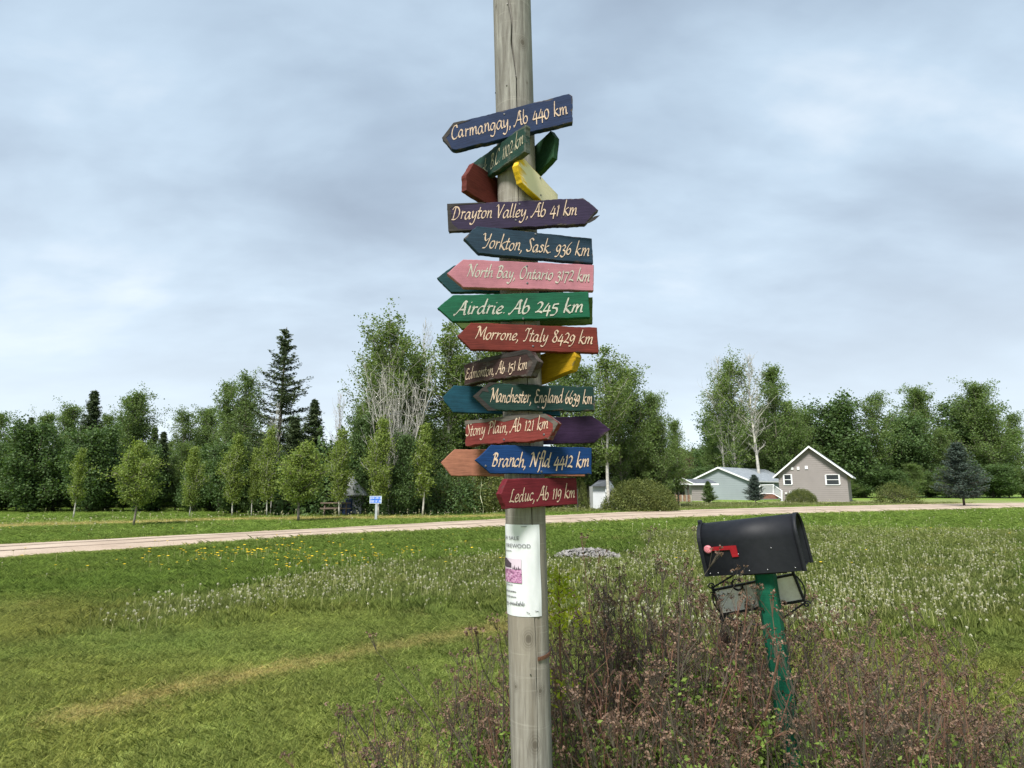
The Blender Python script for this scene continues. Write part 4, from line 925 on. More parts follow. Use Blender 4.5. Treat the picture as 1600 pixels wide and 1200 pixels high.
T('poplar_b', 1212, 785, 578, 'tall leafy poplar right of the leafless tree behind the houses', name='poplar_tree', Y=90, wid=1.1)
T('poplar_a', 1236, 785, 630, 'leafy poplar above the roof of the house at the right', name='poplar_tree', Y=92, wid=1.2)
for i in range(22):
    u = 1100 + i * 25
    T(('bush_tree', 'poplar_c')[i % 2], u, 783, (735 + 8 * math.sin(i * 2.3)), 'low bush at the foot of the wood behind the houses', 'bush', 'undergrowth_bush', 'bushes at the foot of the wood behind the houses', Y=93 + (i % 3) * 2, wid=2.2)
for i, (u, vt) in enumerate(((1112, 690), (1135, 665), (1150, 640), (1165, 672), (1190, 670), (1205, 640), (1225, 650), (1245, 660), (1262, 650), (1285, 665), (1318, 640), (1345, 685), (1372, 620), (1410, 660), (1440, 612), (1476, 670), (1505, 640), (1550, 605), (1590, 650))):
    T(('poplar_a', 'bush_tree', 'poplar_c')[i % 3], u, 783, vt, 'dark green tree of the wood behind the houses', 'tree', 'wood_tree', 'trees of the wood behind the houses', Y=96 + (i * 5) % 12, wid=1.2)
T('spruce_small', 1107, 787, 752, 'small bright green spruce in front of the low shed', name='spruce_tree', Y=60, wid=1.1)
T('spruce_blue', 1179, 787, 741, 'small grey-green spruce in front of the garage wall', name='spruce_tree', Y=58, wid=1.15)
T('shrub_round', 1251, 785, 764, 'rounded green shrub in front of the house at the right edge', 'shrub', 'shrub', None, Y=62, wid=.9, parts=('stems', 'foliage'))
T('shrub_loose', 1400, 786, 757, 'green shrub on the lawn far right of the house', 'shrub', 'shrub', None, Y=60, wid=1.2, parts=('stems', 'foliage'))
T('spruce_blue', 1500, 790, 690, 'grey-green spruce on the far right lawn', name='spruce_tree', Y=52, wid=1.1)
T('young_col', 300, 808, 700, 'slim young tree left of the planted row, outer one', name='young_tree', Y=32)
T('young_round', 215, 822, 690, 'round young tree near the road at the far left', name='young_tree', wid=1.0)
T('young_col_b', 120, 812, 700, 'slim young tree at the far left end of the planted row', name='young_tree', Y=31)

# ---------------------------------------------------------------- buildings
siding_g = plain('siding_grey_blue', (.25, .285, .30), .7, .06, .6); siding_t = plain('siding_taupe', (.235, .21, .20), .7, .07, .6)
shingle = plain('shingle_grey', (.22, .245, .27), .9, .25, 3, bmp=.4); trimw = plain('trim_white', (.74, .75, .76), .6, .04, 1)
shingle_d = plain('shingle_dark', (.09, .10, .115), .9, .25, 3); glassm, nt_, b = mat_new('window_glass'); b.inputs['Base Color'].default_value = (.02, .025, .028, 1); b.inputs['Roughness'].default_value = .08
nt_.links.new(ramp(nt_, nz(nt_, .8), [(.3, (.012, .016, .018)), (.7, (.03, .036, .04))]), b.inputs['Base Color'])
def gable_house(name, label, corner, yaw, W, Lh, wall_h, rise, mat, roofm, cat='house', over=.35, lap=.24):
    """corner = near corner of the gable wall (right end); gable wall runs to -X (local), length runs to +Y"""
    root = empty(name, corner, yaw); tag(root, label, cat)
    mb = MB(); z = 0.0; y0 = 0.0
    def half_w(z_): return W / 2 if z_ <= wall_h else max(0, W / 2 * (1 - (z_ - wall_h) / rise))
    mb.prism([Vector((-W + .02, .03, 0)), Vector((-.02, .03, 0)), Vector((-.02, .03, wall_h)), Vector((-W / 2, .03, wall_h + rise - .02)), Vector((-W + .02, .03, wall_h))], Vector((0, Lh - .06, 0)))
    while z < wall_h + rise - .05:            # lapped boards of the gable end
        z1 = min(z + lap, wall_h + rise - .01); a, c_ = half_w(z), half_w(z1)
        mb.add([(-W / 2 - a, 0, z), (-W / 2 + a, 0, z), (-W / 2 + c_, .025, z1), (-W / 2 - c_, .025, z1), (-W / 2 - a, .03, z), (-W / 2 + a, .03, z)], [(0, 1, 2, 3), (4, 5, 1, 0)]); z = z1
    z = 0.0
    while z < wall_h - .05:
        z1 = min(z + lap, wall_h); mb.add([(0, 0, z), (0, Lh, z), (-.02, Lh, z1), (-.02, 0, z1), (-.03, 0, z), (-.03, Lh, z)], [(0, 1, 2, 3), (4, 5, 1, 0)]); z = z1
    mb.build('wall', mat, root)
    sl = rise / (W / 2); t = .14; rb = MB()
    for s_ in (-1, 1):
        e0 = Vector((-W / 2 + s_ * (W / 2 + over), -over, wall_h - over * sl)); r0 = Vector((-W / 2, -over, wall_h + rise))
        rb.prism([e0, r0, r0 + Vector((0, 0, t)), e0 + Vector((0, 0, t))], Vector((0, Lh + 2 * over, 0)))
    rb.build('roof', roofm, root)
    fb = MB()
    for s_ in (-1, 1):
        e0 = Vector((-W / 2 + s_ * (W / 2 + over), -over - .04, wall_h - over * sl - .06)); r0 = Vector((-W / 2, -over - .04, wall_h + rise - .06))
        fb.prism([e0, r0, r0 + Vector((0, 0, t + .08)), e0 + Vector((0, 0, t + .08))], Vector((0, .035, 0)))
    fb.box((over + .02, Lh / 2, wall_h - over * sl + .03), (.03, Lh + 2 * over, .18)); fb.build('fascia', trimw, root)
    return root
Yg = 78
gr_ = at(1174, 781, Yg); gr_.z = 0
gable_house('garage', 'blue-grey sided garage with broad gable and grey shingle roof', gr_, R(-46), 8.4, 15, 2.55, 1.75, siding_g, shingle, 'garage')
# nearer house at the right: gable turned a little to the left
Yh = 72; HY = R(-32); hl = at(1219, 780, Yh); hr = at(1327, 780, 68.07); hr.z = 0; hl.z = 0; HW = (hr - hl).length
hz_w = at(1219, 741, Yh).z; hz_r = at(1273, 699, 70).z - hz_w
house = gable_house('house', 'taupe sided house with white trimmed gable and a sash window at the right edge', hr, HY, HW, 9, hz_w, hz_r, siding_t, shingle, over=.55)
HM = Matrix.Translation(hr) @ Matrix.Rotation(HY, 4, 'Z'); HN = HM.to_3x3() @ Vector((0, -1, 0))
def hq(u, v): return HM.inverted() @ onplane(u, v, hr, HN)
def lbox(mb, u0, v0, u1, v1, y=0.0, d=.06):
    a, c_ = hq(u0, v1), hq(u1, v0); mb.box(((a.x + c_.x) / 2, y - d / 2, (a.z + c_.z) / 2), (abs(c_.x - a.x), d, abs(c_.z - a.z)))
def hbox(mb, u0, v0, u1, v1, Y, d=.06, mi=0):
    a, c_ = at(u0, v1, Y), at(u1, v0, Y); mb.box(((a.x + c_.x) / 2, Y - d / 2, (a.z + c_.z) / 2), (abs(c_.x - a.x), d, abs(c_.z - a.z)), mi=mi)
def hwindow(u0, v0, u1, v1):
    fb = MB(); w_ = .9
    for q in ((u0, v0, u1, v0 + w_ * 1.2), (u0, v1 - w_ * 1.2, u1, v1), (u0, v0 + w_ * 1.2, u0 + w_, v1 - w_ * 1.2), (u1 - w_, v0 + w_ * 1.2, u1, v1 - w_ * 1.2), (u0 + w_, (v0 + v1) / 2 - .5, u1 - w_, (v0 + v1) / 2 + .5)): lbox(fb, *q, -.002, .08)
    fr_ = fb.build('window', trimw, house)
    gb = MB(); lbox(gb, u0 + w_ * .8, v0 + w_, u1 - w_ * .8, v1 - w_, -.012, .02); gb.build('pane', glassm, fr_)
hwindow(1224.5, 741, 1237.5, 758); hwindow(1290, 741, 1312, 758)
for q in ((1236, 730, 1239.5, 734), (1245.5, 729.5, 1249, 734), (1258, 728, 1262, 733)):
    mb = MB(); lbox(mb, *q, -.002, .08); mb.build('gable_vent', trimw, house)
for q in ((1227, 769, 1230, 772), (1233.5, 767, 1237, 773.5)):
    mb = MB(); lbox(mb, *q, -.002, .22); mb.build('meter_box', plain('meter_grey', (.5, .5, .5), .6), house)
# low link shed
ls = at(1104, 784, 74); ls.z = 0
mb = MB(); shed = empty('low_shed', ls); tag(shed, 'low taupe shed with dark roof between the gazebo and the garage', 'shed')
zs = at(1081, 757, 74).z; xl, xr = at(1082, 784, 74).x, at(1104, 784, 74).x; z = 0
mb.box(((xl + xr) / 2, 75.6, zs / 2), (xr - xl - .06, 3, zs))
while z < zs - .05:
    mb.add([(xl, 74, z), (xr, 74, z), (xr, 74.05, z + .24), (xl, 74.05, z + .24), (xl, 74.08, z), (xr, 74.08, z)], [(0, 1, 2, 3), (4, 5, 1, 0)]); z += .24
part(mb, 'wall', siding_t, shed)
mb = MB(); zr = at(1090, 748.5, 75.6).z; mb.add([(xl - .5, 73.6, zs + .1), (xr + 1.5, 73.6, zs + .1), (xr + 1.0, 75.6, zr), (xl - .2, 75.6, zr), (xl - .5, 77.6, zs + .1), (xr + 1.5, 77.6, zs + .1)], [(0, 1, 2, 3), (3, 2, 5, 4), (0, 3, 4), (1, 5, 2)]); part(mb, 'roof', shingle_d, shed)
mb = MB(); mb.box(((xl + xr) / 2 + .5, 73.57, zs + .03), (xr - xl + 2, .05, .2)); part(mb, 'fascia', trimw, shed)
# gazebo with plank front
gz = at(1062, 785, 70); gz.z = 0; gaz = empty('gazebo', gz); tag(gaz, 'small open gazebo with white trimmed roof and plank front', 'gazebo')
xl, xr = at(1047, 785, 70).x, at(1077, 785, 70).x; zs = at(1062, 756, 70).z; zr = at(1061, 748, 70).z
wood_d = plain('dark_timber', (.07, .055, .045), .9, .3, 4)
for x_ in (xl + .35, xr - .35):
    for y_ in (69, 71.2):
        mb = MB(); mb.box((x_, y_, zs / 2), (.16, .16, zs)); s_ = 1 if x_ < gz.x else -1; mb.tube([(x_, y_, zs - .75), (x_ + s_ * .7, y_, zs - .02)], .06, 4); part(mb, 'corner_post', wood_d, gaz)
mb = MB(); mb.add([(xl - .3, 68.6, zs), (xr + .3, 68.6, zs), (xr + .3, 71.6, zs), (xl - .3, 71.6, zs), (gz.x - .4, 70.1, zr), (gz.x + .4, 70.1, zr)], [(0, 1, 5, 4), (1, 2, 5), (2, 3, 4, 5), (3, 0, 4), (3, 2, 1, 0)]); part(mb, 'roof', shingle, gaz)
mb = MB()
for a_, c_ in (((gz.x - 1.2, 68.45, zs + .02), (gz.x, 68.45, zs + .62)), ((gz.x, 68.45, zs + .62), (gz.x + 1.2, 68.45, zs + .02))): mb.tube([a_, c_], .08, 4)
mb.box((gz.x, 68.55, zs), (xr - xl + .6, .06, .16)); part(mb, 'fascia', trimw, gaz)
mb = MB(); mb.add([(gz.x - 1.1, 68.5, zs + .05), (gz.x + 1.1, 68.5, zs + .05), (gz.x, 68.5, zs + .55)], [(0, 1, 2)]); part(mb, 'gable_panel', siding_t, gaz)
planks = [plain('plank_%s' % n_, c_, .85, .3, 5) for n_, c_ in (('brown', (.22, .14, .09)), ('grey', (.30, .27, .24)), ('red', (.20, .10, .07)))]
zp = at(1062, 773, 69).z; nn = 11; xa, xb = at(1056, 780, 69).x, xr
for k in range(nn):
    mb = MB(); wd_ = (xb - xa) / nn; mb.box((xa + wd_ * (k + .5), 68.9 + .01 * (k % 2), zp / 2), (wd_ * .9, .03, zp - .04 * (k % 3))); part(mb, 'plank', planks[k % 3], gaz)
# deck with white railing and stairs
dk0 = at(1205, 778, 73); dk0.z = 0; deck = empty('deck', dk0); tag(deck, 'small reddish deck with white railing and steps against the house', 'deck')
mb = MB(); hbox(mb, 1186, 772.5, 1209, 779, 73.8, 1.2); part(mb, 'platform', plain('deck_red', (.19, .085, .06), .85, .2, 4), deck)
def rail(mb, u0, v0, u1, v1, Y0, Y1, t=.05): mb.tube([at(u0, v0, Y0), at(u1, v1, Y1)], t, 4)
mb = MB()
rail(mb, 1187, 758, 1208.5, 757.5, 72.9, 72.9); rail(mb, 1187, 771, 1208.5, 771.5, 72.9, 72.9); rail(mb, 1208.5, 757.5, 1222, 767, 72.9, 71.6); rail(mb, 1208.5, 771.5, 1222, 779.5, 72.9, 71.6)
part(mb, 'handrail', trimw, deck)
mb = MB()
for k in range(16): t = k / 15; rail(mb, 1187 + 21.5 * t, 758, 1187 + 21.5 * t, 771.2, 72.9, 72.9, .022)
for k in range(1, 11): t = k / 11; rail(mb, 1208.5 + 13.5 * t, 757.5 + 9.5 * t, 1208.5 + 13.5 * t, 771.5 + 8 * t, 72.9 - 1.3 * t, 72.9 - 1.3 * t, .022)
part(mb, 'balusters', trimw, deck)['kind'] = 'stuff'
for u_, va, vb_, Y_ in ((1187, 757, 779, 72.9), (1208.5, 756.5, 779, 72.9), (1222, 766, 783, 71.6)):
    mb = MB(); rail(mb, u_, va, u_, vb_, Y_, Y_, .07); part(mb, 'newel_post', trimw, deck)
for k in range(4):
    mb = MB(); t = (k + .5) / 4; hbox(mb, 1209 + 13 * t - 2, 773 + 6 * t, 1209 + 13 * t + 2, 774 + 6 * t, 73.6, 1.2); part(mb, 'step', plain('step_wood', (.24, .16, .12), .85), deck)
# white shed
sw = at(943, 783, 43); xl, xr = at(927, 783, 43).x, at(957, 783, 43).x; zs = at(940, 760, 43).z; zr = at(950, 751, 43).z
she = empty('shed', (sw.x, 43, 0)); tag(she, 'small white shed with dark roof between the signs and the round shrub', 'shed')
mb = MB(); xm = at(953, 760, 43).x; xg = at(945.5, 760, 43).x
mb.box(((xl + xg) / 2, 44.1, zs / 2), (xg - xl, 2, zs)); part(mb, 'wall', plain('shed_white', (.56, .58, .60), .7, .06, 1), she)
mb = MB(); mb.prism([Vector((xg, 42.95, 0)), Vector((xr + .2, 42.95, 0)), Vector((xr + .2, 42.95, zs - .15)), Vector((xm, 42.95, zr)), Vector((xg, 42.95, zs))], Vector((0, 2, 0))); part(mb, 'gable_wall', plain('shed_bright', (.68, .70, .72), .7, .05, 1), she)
mb = MB(); mb.add([(xl - .2, 42.8, zs), (xg, 42.8, zs), (xm, 42.8, zr + .08), (xl + .6, 44.0, zr + .05), (xm, 45.2, zr + .08)], [(0, 1, 2, 3), (2, 4, 3)]); part(mb, 'roof', shingle_d, she)
# utility pole with lamp, stake
mb = MB(); up = at(1061.5, 786, 69.2); zt_ = at(1061.5, 711, 69.2).z; upo = empty('utility_pole', (up.x, up.y, 0)); tag(upo, 'slender grey utility pole with a small lamp above the gazebo', 'pole')
mb.tube([(up.x, up.y, 0), (up.x, up.y, zt_)], [.14, .09], 8); part(mb, 'pole_shaft', bark_grey, upo, True)
mb = MB(); mb.tube([(up.x, up.y, zt_ - .3), (up.x - .35, up.y, zt_ - .05), (up.x - .6, up.y, zt_ - .1)], .035, 5); part(mb, 'lamp_arm', bark_grey, upo)
mb = MB(); mb.tube([(up.x - .6, up.y, zt_ - .02), (up.x - .6, up.y, zt_ - .18), (up.x - .6, up.y, zt_ - .32)], [.09, .2, .14], 10); part(mb, 'lamp_head', trimw, upo, True)
mb = MB(); g = gnd(903, 800); z_ = at(903, 766, g.y).z; mb.tube([(g.x, g.y, 0), (g.x, g.y, z_)], .022, 6); mb.box((g.x, g.y, z_ + .03), (.07, .07, .06)); tag(mb.build('marker_stake', plain('stake_dark', (.05, .05, .05), .7)), 'thin dark marker stake beyond the road below the Leduc board', 'stake')
# grey cabin, bin and picnic table behind the young trees
Yc = 35.3; cb_ = at(545, 797, Yc); xl, xr = at(528, 797, Yc).x, at(563, 797, Yc).x; zs = at(545, 774, Yc).z; zr = at(550, 744, Yc).z
cab = empty('cabin', (cb_.x, Yc, 0)); tag(cab, 'grey cabin glimpsed between the trees left of the blue road sign', 'cabin')
mb = MB(); mb.box(((xl + xr) / 2, Yc + 2, zs / 2), (xr - xl, 3.6, zs)); part(mb, 'wall', plain('cabin_grey', (.42, .43, .45), .8, .1, 1), cab)
mb = MB(); mb.prism([Vector((xl - .3, Yc - .2, zs)), Vector((xr + .3, Yc - .2, zs)), Vector(((xl + xr) / 2, Yc - .2, zr))], Vector((0, 4.4, 0))); part(mb, 'roof', plain('cabin_roof', (.46, .47, .50), .8, .1, 2), cab)
mb = MB(); hbox(mb, 536, 782, 549, 799, Yc - .02, .05); part(mb, 'doorway', plain('door_dark', (.03, .03, .035), .8), cab)
g = at(542, 796, 34.9); mb = MB(); mb.tube([(g.x, g.y, 0), (g.x, g.y, .86), (g.x, g.y, .9)], [.28, .31, .33], 14); mb.tube([(g.x, g.y, .9), (g.x, g.y, .97)], [.34, .30], 14); tag(mb.build('bin', plain('bin_blue', (.02, .035, .10), .5)), 'dark blue bin beside the grey cabin', 'bin')
g = at(524, 796, 34.6); tb_ = empty('picnic_table', (g.x, g.y, 0), .3); tag(tb_, 'brown picnic table left of the dark blue bin', 'table'); wd = plain('table_wood', (.15, .11, .085), .85, .2, 5)
mb = MB(); mb.box((0, 0, .73), (1.7, .7, .05)); mb.build('table_top', wd, tb_)
for s_ in (-1, 1):
    mb = MB(); mb.box((0, s_ * .68, .43), (1.7, .25, .05)); mb.build('bench', wd, tb_)
    mb = MB(); mb.tube([(s_ * .6, -.6, 0), (s_ * .6, -.15, .7)], .045, 4); mb.tube([(s_ * .6, .6, 0), (s_ * .6, .15, .7)], .045, 4); mb.box((s_ * .6, 0, .40), (.05, 1.5, .07)); mb.build('leg_frame', wd, tb_)
# blue road sign
g = gnd(587, 814.5); Yb = g.y; bs = empty('road_sign', (g.x, g.y, 0)); tag(bs, 'small blue road sign with white lettering on a grey post beside the road', 'sign')
galv = plain('galvanised', (.42, .44, .45), .5, .1, 5, .3)
zt_ = at(587, 776, Yb).z; mb = MB(); mb.box((g.x, g.y + .03, zt_ / 2), (.11, .05, zt_)); part(mb, 'post', galv, bs)
a_, c_ = at(577.5, 786.5, Yb), at(596.5, 775, Yb)
cx_, cz_ = (a_.x + c_.x) / 2, (a_.z + c_.z) / 2; Wb, Hb = c_.x - a_.x, c_.z - a_.z
mb = MB(); mb.box((cx_, Yb - .01, cz_), (Wb, .012, Hb)); part(mb, 'panel', plain('sign_blue', (.015, .13, .55), .4, .05, 3), bs)
mb = MB()
for s_ in (-1, 1): mb.box((cx_, Yb - .021, cz_ + s_ * (Hb / 2 - .012)), (Wb, .006, .022)); mb.box((cx_ + s_ * (Wb / 2 - .012), Yb - .021, cz_), (.022, .006, Hb - .05))
part(mb, 'border', plain('sign_white', (.7, .78, .85), .5, .03), bs)
mb = MB(); r_ = np.random.default_rng(4)
for row in (1, -1):
    x_ = cx_ - Wb * .42
    for gi, gl in enumerate((4, 3, 2) if row > 0 else (4, 2, 3)):
        for k in range(gl):
            wl = .028 + .012 * r_.uniform(); hgt = Hb * .26; mb.box((x_ + .007, Yb - .020, cz_ + row * Hb * .21), (.012, .004, hgt)); 
            for zo in ((.5, -.02), (.0, .5), (-.5, .5, 0))[r_.integers(3)]: mb.box((x_ + .007 + wl / 2, Yb - .020, cz_ + row * Hb * .21 + zo * hgt * .9), (wl - .014, .0038, .014))
            x_ += wl + .014
        x_ += .05
part(mb, 'lettering', plain('sign_letters', (.8, .85, .9), .5, .03), bs)

# ---------------------------------------------------------------- shrub of dead flower heads round the post
stem_m = plain('stem_dark', (.070, .056, .040), .9, .35, 30); stem_r = plain('stem_red', (.135, .066, .042), .9, .35, 30)
head_m = leaf_mat('seed_head', (.060, .036, .026), (.21, .135, .092), .08); bleaf = leaf_mat('bush_leaf', (.085, .15, .026), (.27, .37, .08), .45)
def seedbush(seed, H, nst, spread, r0=.22):
    r = np.random.default_rng(seed); mb = MB(); HC, HT, LC, LT = [], [], [], []
    for k in range(nst):
        az = r.uniform(0, 6.283); rr = r0 * math.sqrt(r.uniform()); out = spread * (rr / r0) * r.uniform(.5, 1.2) + r.normal() * .06; h = H * r.uniform(.55, 1.05)
        P = limb((rr * math.cos(az), rr * math.sin(az), 0), (math.cos(az) * out, math.sin(az) * out, 1), h, 9, .05, .28, r); mi = int(r.uniform() < .35)
        mb.tube(P, np.linspace(.0046, .0018, 10) * r.uniform(.8, 1.3), 4, mi, cap=False)
        for q in range(r.integers(4, 8)):
            i = r.integers(4, 10); d = P[i] - P[i - 1]; d = d / np.linalg.norm(d) + r.normal(size=3) * np.array([.45, .45, .15]); Q = limb(P[i], d, h * r.uniform(.10, .26), 4, .25, .3, r)
            mb.tube(Q, [.0018, .0016, .0013, .0011, .0009], 3, mi, cap=False)
            if Q[-1][2] > H * .62 and (i > 6 or r.uniform() < .4):
                e_ = Q[-1]; m_ = r.integers(4, 9)
                for _ in range(m_):
                    t_ = e_ + r.normal(size=3) * np.array([.016, .016, .010]) + np.array([0, 0, .012]); mb.tube([Q[-2], t_], [.0008, .0006], 3, mi, cap=False)
                    c = t_ + r.normal(size=(7, 3)) * .0035; HC.append(c); HT.append(np.full(7, r.uniform()))
        nlf = r.integers(190, 290); zi = r.uniform(0, 1, nlf) ** 1.15 * 7.6; ii_ = zi.astype(int); fr = (zi - ii_)[:, None]; Pn = np.array(P)
        c = Pn[ii_] * (1 - fr) + Pn[ii_ + 1] * fr + r.normal(size=(nlf, 3)) * .022; LC.append(c); LT.append(r.uniform(0, 1, nlf))
    hm = quads_mesh('seed_heads', leaves(np.vstack(HC), .0085, .9), head_m, np.clip(np.concatenate(HT) + rng.normal(size=len(np.concatenate(HT))) * .15, 0, 1))
    lm_ = quads_mesh('leaves', leaves(np.vstack(LC), .021, .5), bleaf, np.concatenate(LT))
    return mb.mesh('stems', [stem_m, stem_r]), hm, lm_
BUSH = [seedbush(51, 1.12, 80, .36), seedbush(52, 1.15, 80, .42), seedbush(53, 1.0, 72, .55)]
spots = [(-.20, 2.42, .84, 2, 'twiggy brown-headed bush left of the pole'), (-.40, 2.45, .46, 1, 'low twiggy bush at the lower left beside the pole'), (.28, 2.38, .86, 0, 'twiggy brown-headed bush just right of the pole'),
         (.50, 2.18, .88, 1, 'twiggy bush low in front, second right of the pole'), (.63, 2.62, 1.02, 0, 'tallest brown-headed bush between the pole and the mailbox'), (.78, 2.22, .80, 2, 'twiggy bush in front of the mailbox, left of its post'),
         (.88, 2.90, .94, 1, 'twiggy bush just left of the mailbox post, behind it'), (1.06, 2.16, .86, 0, 'twiggy bush around the foot of the green mailbox post'), (1.27, 2.24, .84, 1, 'twiggy bush just right of the foot of the green mailbox post'), (1.45, 2.6, .92, 2, 'twiggy bush right of the green mailbox post'), (1.7, 2.45, .76, 1, 'twiggy bush farthest right of the mailbox'), (.05, 2.75, .66, 1, 'low twiggy bush behind the pole'),
         (.47, 2.9, 1.0, 2, 'twiggy bush at the back between the pole and the mailbox'), (1.95, 2.8, .7, 0, 'low twiggy bush at the far right end')]
for x_, y_, s_, k, lb in spots:
    root = empty('seed_head_bush', (x_, y_, 0), random.uniform(0, 6.28)); root.scale = (s_ * 1.05, s_ * 1.05, s_); tag(root, lb, 'bush', 'twiggy bushes with dead flower heads')
    for nm_, me_ in zip(('stems', 'seed_heads', 'leaves'), BUSH[k]): link(nm_, me_, root)
# yellow-green sapling right of the pole
r = np.random.default_rng(8); sy = 2.12; sb = at(877, 1060, sy); sapl = empty('sapling', (sb.x, sy, 0)); tag(sapl, 'yellow-green sapling with feathery leaves just right of the pole', 'sapling')
zt_ = at(875, 895, sy).z; mb = MB(); P = [(0, 0, 0), (.01, 0, .4), (0, 0, .8), (-.005, 0, zt_ - .05), (0, 0, zt_)]; mb.tube(P, [.007, .006, .0045, .003, .0015], 6); LC = []
for k in range(18):
    z_ = zt_ - .20 + .20 * (k / 15) if k < 15 else zt_ - .40 + .02 * (k - 15); az = k * 2.4; Q = limb((0, 0, z_), (math.cos(az), math.sin(az), .8), (.085 - .003 * k) + .03 * r.uniform() if k < 15 else .05, 5, -.25, .2, r); mb.tube(Q, np.linspace(.0016, .0007, 6), 3, cap=False)
    for i in range(1, 6):
        c = np.repeat(Q[i][None], 5, 0) + r.normal(size=(5, 3)) * .012; LC.append(c)
mb.build('stem', stem_r, sapl); LC = np.vstack(LC)
link('leaves', quads_mesh('leaves', leaves(LC, .027, .33), leaf_mat('sapling_leaf', (.20, .26, .015), (.46, .48, .04), .45), r.uniform(0, 1, len(LC))), sapl)
# gravel heap
r = np.random.default_rng(9); g = gnd(918, 872); mb = MB()
for k in range(420):
    a_ = r.uniform(0, 6.28); q = math.sqrt(r.uniform()); x_, y_ = g.x + q * .80 * math.cos(a_), g.y + q * .55 * math.sin(a_); h_ = .17 * (1 - q * q); s_ = r.uniform(.022, .06)
    vs = [Vector(p) * s_ * r.uniform(.75, 1.2) for p in ((1, 0, 0), (0, 1, 0), (-1, 0, 0), (0, -1, 0), (.2, .1, .8), (.6, .6, .3), (-.6, .6, .35), (-.6, -.6, .3), (.6, -.6, .35), (0, 0, -.6))]; Mr = Matrix.Rotation(r.uniform(0, 6), 3, 'Z') @ Matrix.Rotation(r.normal() * .5, 3, 'X')
    mb.add([Mr @ p + Vector((x_, y_, h_ + .03)) for p in vs], [(4, 0, 5), (4, 5, 1), (4, 1, 6), (4, 6, 2), (4, 2, 7), (4, 7, 3), (4, 3, 8), (4, 8, 0), (9, 5, 0), (9, 1, 5), (9, 6, 1), (9, 2, 6), (9, 7, 2), (9, 3, 7), (9, 8, 3), (9, 0, 8)])
tag(mb.build('rock_heap', plain('rock_grey', (.20, .19, .18), .9, .45, 9)), 'heap of pale grey stones in the grass right of the pole', 'stones', None, 'stuff')

# ---------------------------------------------------------------- grass and dandelions: instanced stuff
def blade_tuft(name, n, rad, h, wd, seed, mat, lean=.45):
    r = np.random.default_rng(seed); a = r.uniform(0, 6.283, n); q = rad * np.sqrt(r.uniform(0, 1, n)); B = np.stack([q * np.cos(a), q * np.sin(a), np.zeros(n)], 1)
    az = r.uniform(0, 6.283, n); ln = np.abs(r.normal(size=n)) * lean; D = np.stack([np.cos(az) * ln, np.sin(az) * ln, np.ones(n)], 1); hh = h * r.uniform(.5, 1.15, n)[:, None]
    s = np.stack([-np.sin(az + r.normal(size=n)), np.cos(az), np.zeros(n)], 1) * wd * .5; M_ = B + D * hh * .55; T_ = B + D * hh * np.array([1.6, 1.6, .95])
    V = np.stack([B - s, B + s, M_ + s * .8, T_, M_ - s * .8], 1); me = quads_mesh(name, V, mat, r.uniform(0, 1, n), 5); return bpy.data.objects.new(name, me)
gm = inst_mat('grass_blade', .42)
def scatter(name, P, rz, sc, colr, variants, label, cat):
    me = bpy.data.meshes.new(name); me.vertices.add(len(P)); me.vertices.foreach_set('co', P.ravel().astype(np.float32))
    tl = rng.normal(size=(len(P), 2)) * .06
    a = me.attributes.new('irot', 'FLOAT_VECTOR', 'POINT'); a.data.foreach_set('vector', np.stack([tl[:, 0], tl[:, 1], rz], 1).ravel().astype(np.float32))
    a = me.attributes.new('iscl', 'FLOAT_VECTOR', 'POINT'); a.data.foreach_set('vector', sc.ravel().astype(np.float32))
    a = me.attributes.new('icol', 'FLOAT_COLOR', 'POINT'); a.data.foreach_set('color', np.concatenate([colr, np.ones((len(P), 1))], 1).ravel().astype(np.float32))
    me.update(); o = link(name, me); tag(o, label, cat, None, 'stuff')
    cl = bpy.data.collections.new(name + '_source')
    for v_ in variants: cl.objects.link(v_)
    ng = bpy.data.node_groups.new(name, 'GeometryNodeTree'); ng.interface.new_socket('Geometry', in_out='INPUT', socket_type='NodeSocketGeometry'); ng.interface.new_socket('Geometry', in_out='OUTPUT', socket_type='NodeSocketGeometry')
    gi, go = ng.nodes.new('NodeGroupInput'), ng.nodes.new('NodeGroupOutput'); mp = ng.nodes.new('GeometryNodeMeshToPoints'); iop = ng.nodes.new('GeometryNodeInstanceOnPoints'); ci = ng.nodes.new('GeometryNodeCollectionInfo')
    ci.inputs['Collection'].default_value = cl; ci.inputs['Separate Children'].default_value = True; ci.inputs['Reset Children'].default_value = True; iop.inputs['Pick Instance'].default_value = True
    def na(n_, t_): q = ng.nodes.new('GeometryNodeInputNamedAttribute'); q.data_type = t_; q.inputs['Name'].default_value = n_; return [s for s in q.outputs if s.enabled and s.name == 'Attribute'][0]
    lk = ng.links.new; lk(gi.outputs[0], mp.inputs[0]); lk(mp.outputs[0], iop.inputs['Points']); lk(ci.outputs[0], iop.inputs['Instance']); lk(na('irot', 'FLOAT_VECTOR'), iop.inputs['Rotation']); lk(na('iscl', 'FLOAT_VECTOR'), iop.inputs['Scale']); lk(iop.outputs[0], go.inputs[0])
    md = o.modifiers.new('scatter', 'NODES'); md.node_group = ng; return o
def field(n, y0, y1, pw=1.0, marg=1.12):        # points in the wedge of ground in view, uniform in area (pw=1)
    y = np.sqrt(rng.uniform(y0 ** 2, y1 ** 2, n)) if pw == 1 else y0 * (y1 / y0) ** rng.uniform(0, 1, n); x = rng.uniform(-1, 1, n) * (y * .885 * marg + .5); return x, y
gh0 = lambda x, y: gh(x, y) - .012
T1 = [blade_tuft('tuft', 90, .10, .042, .0036, s, gm, .7) for s in (1, 2, 3)]
X, Y = [], []
x, y = field(17000, 1.2, 8.5); X.append(x); Y.append(y)
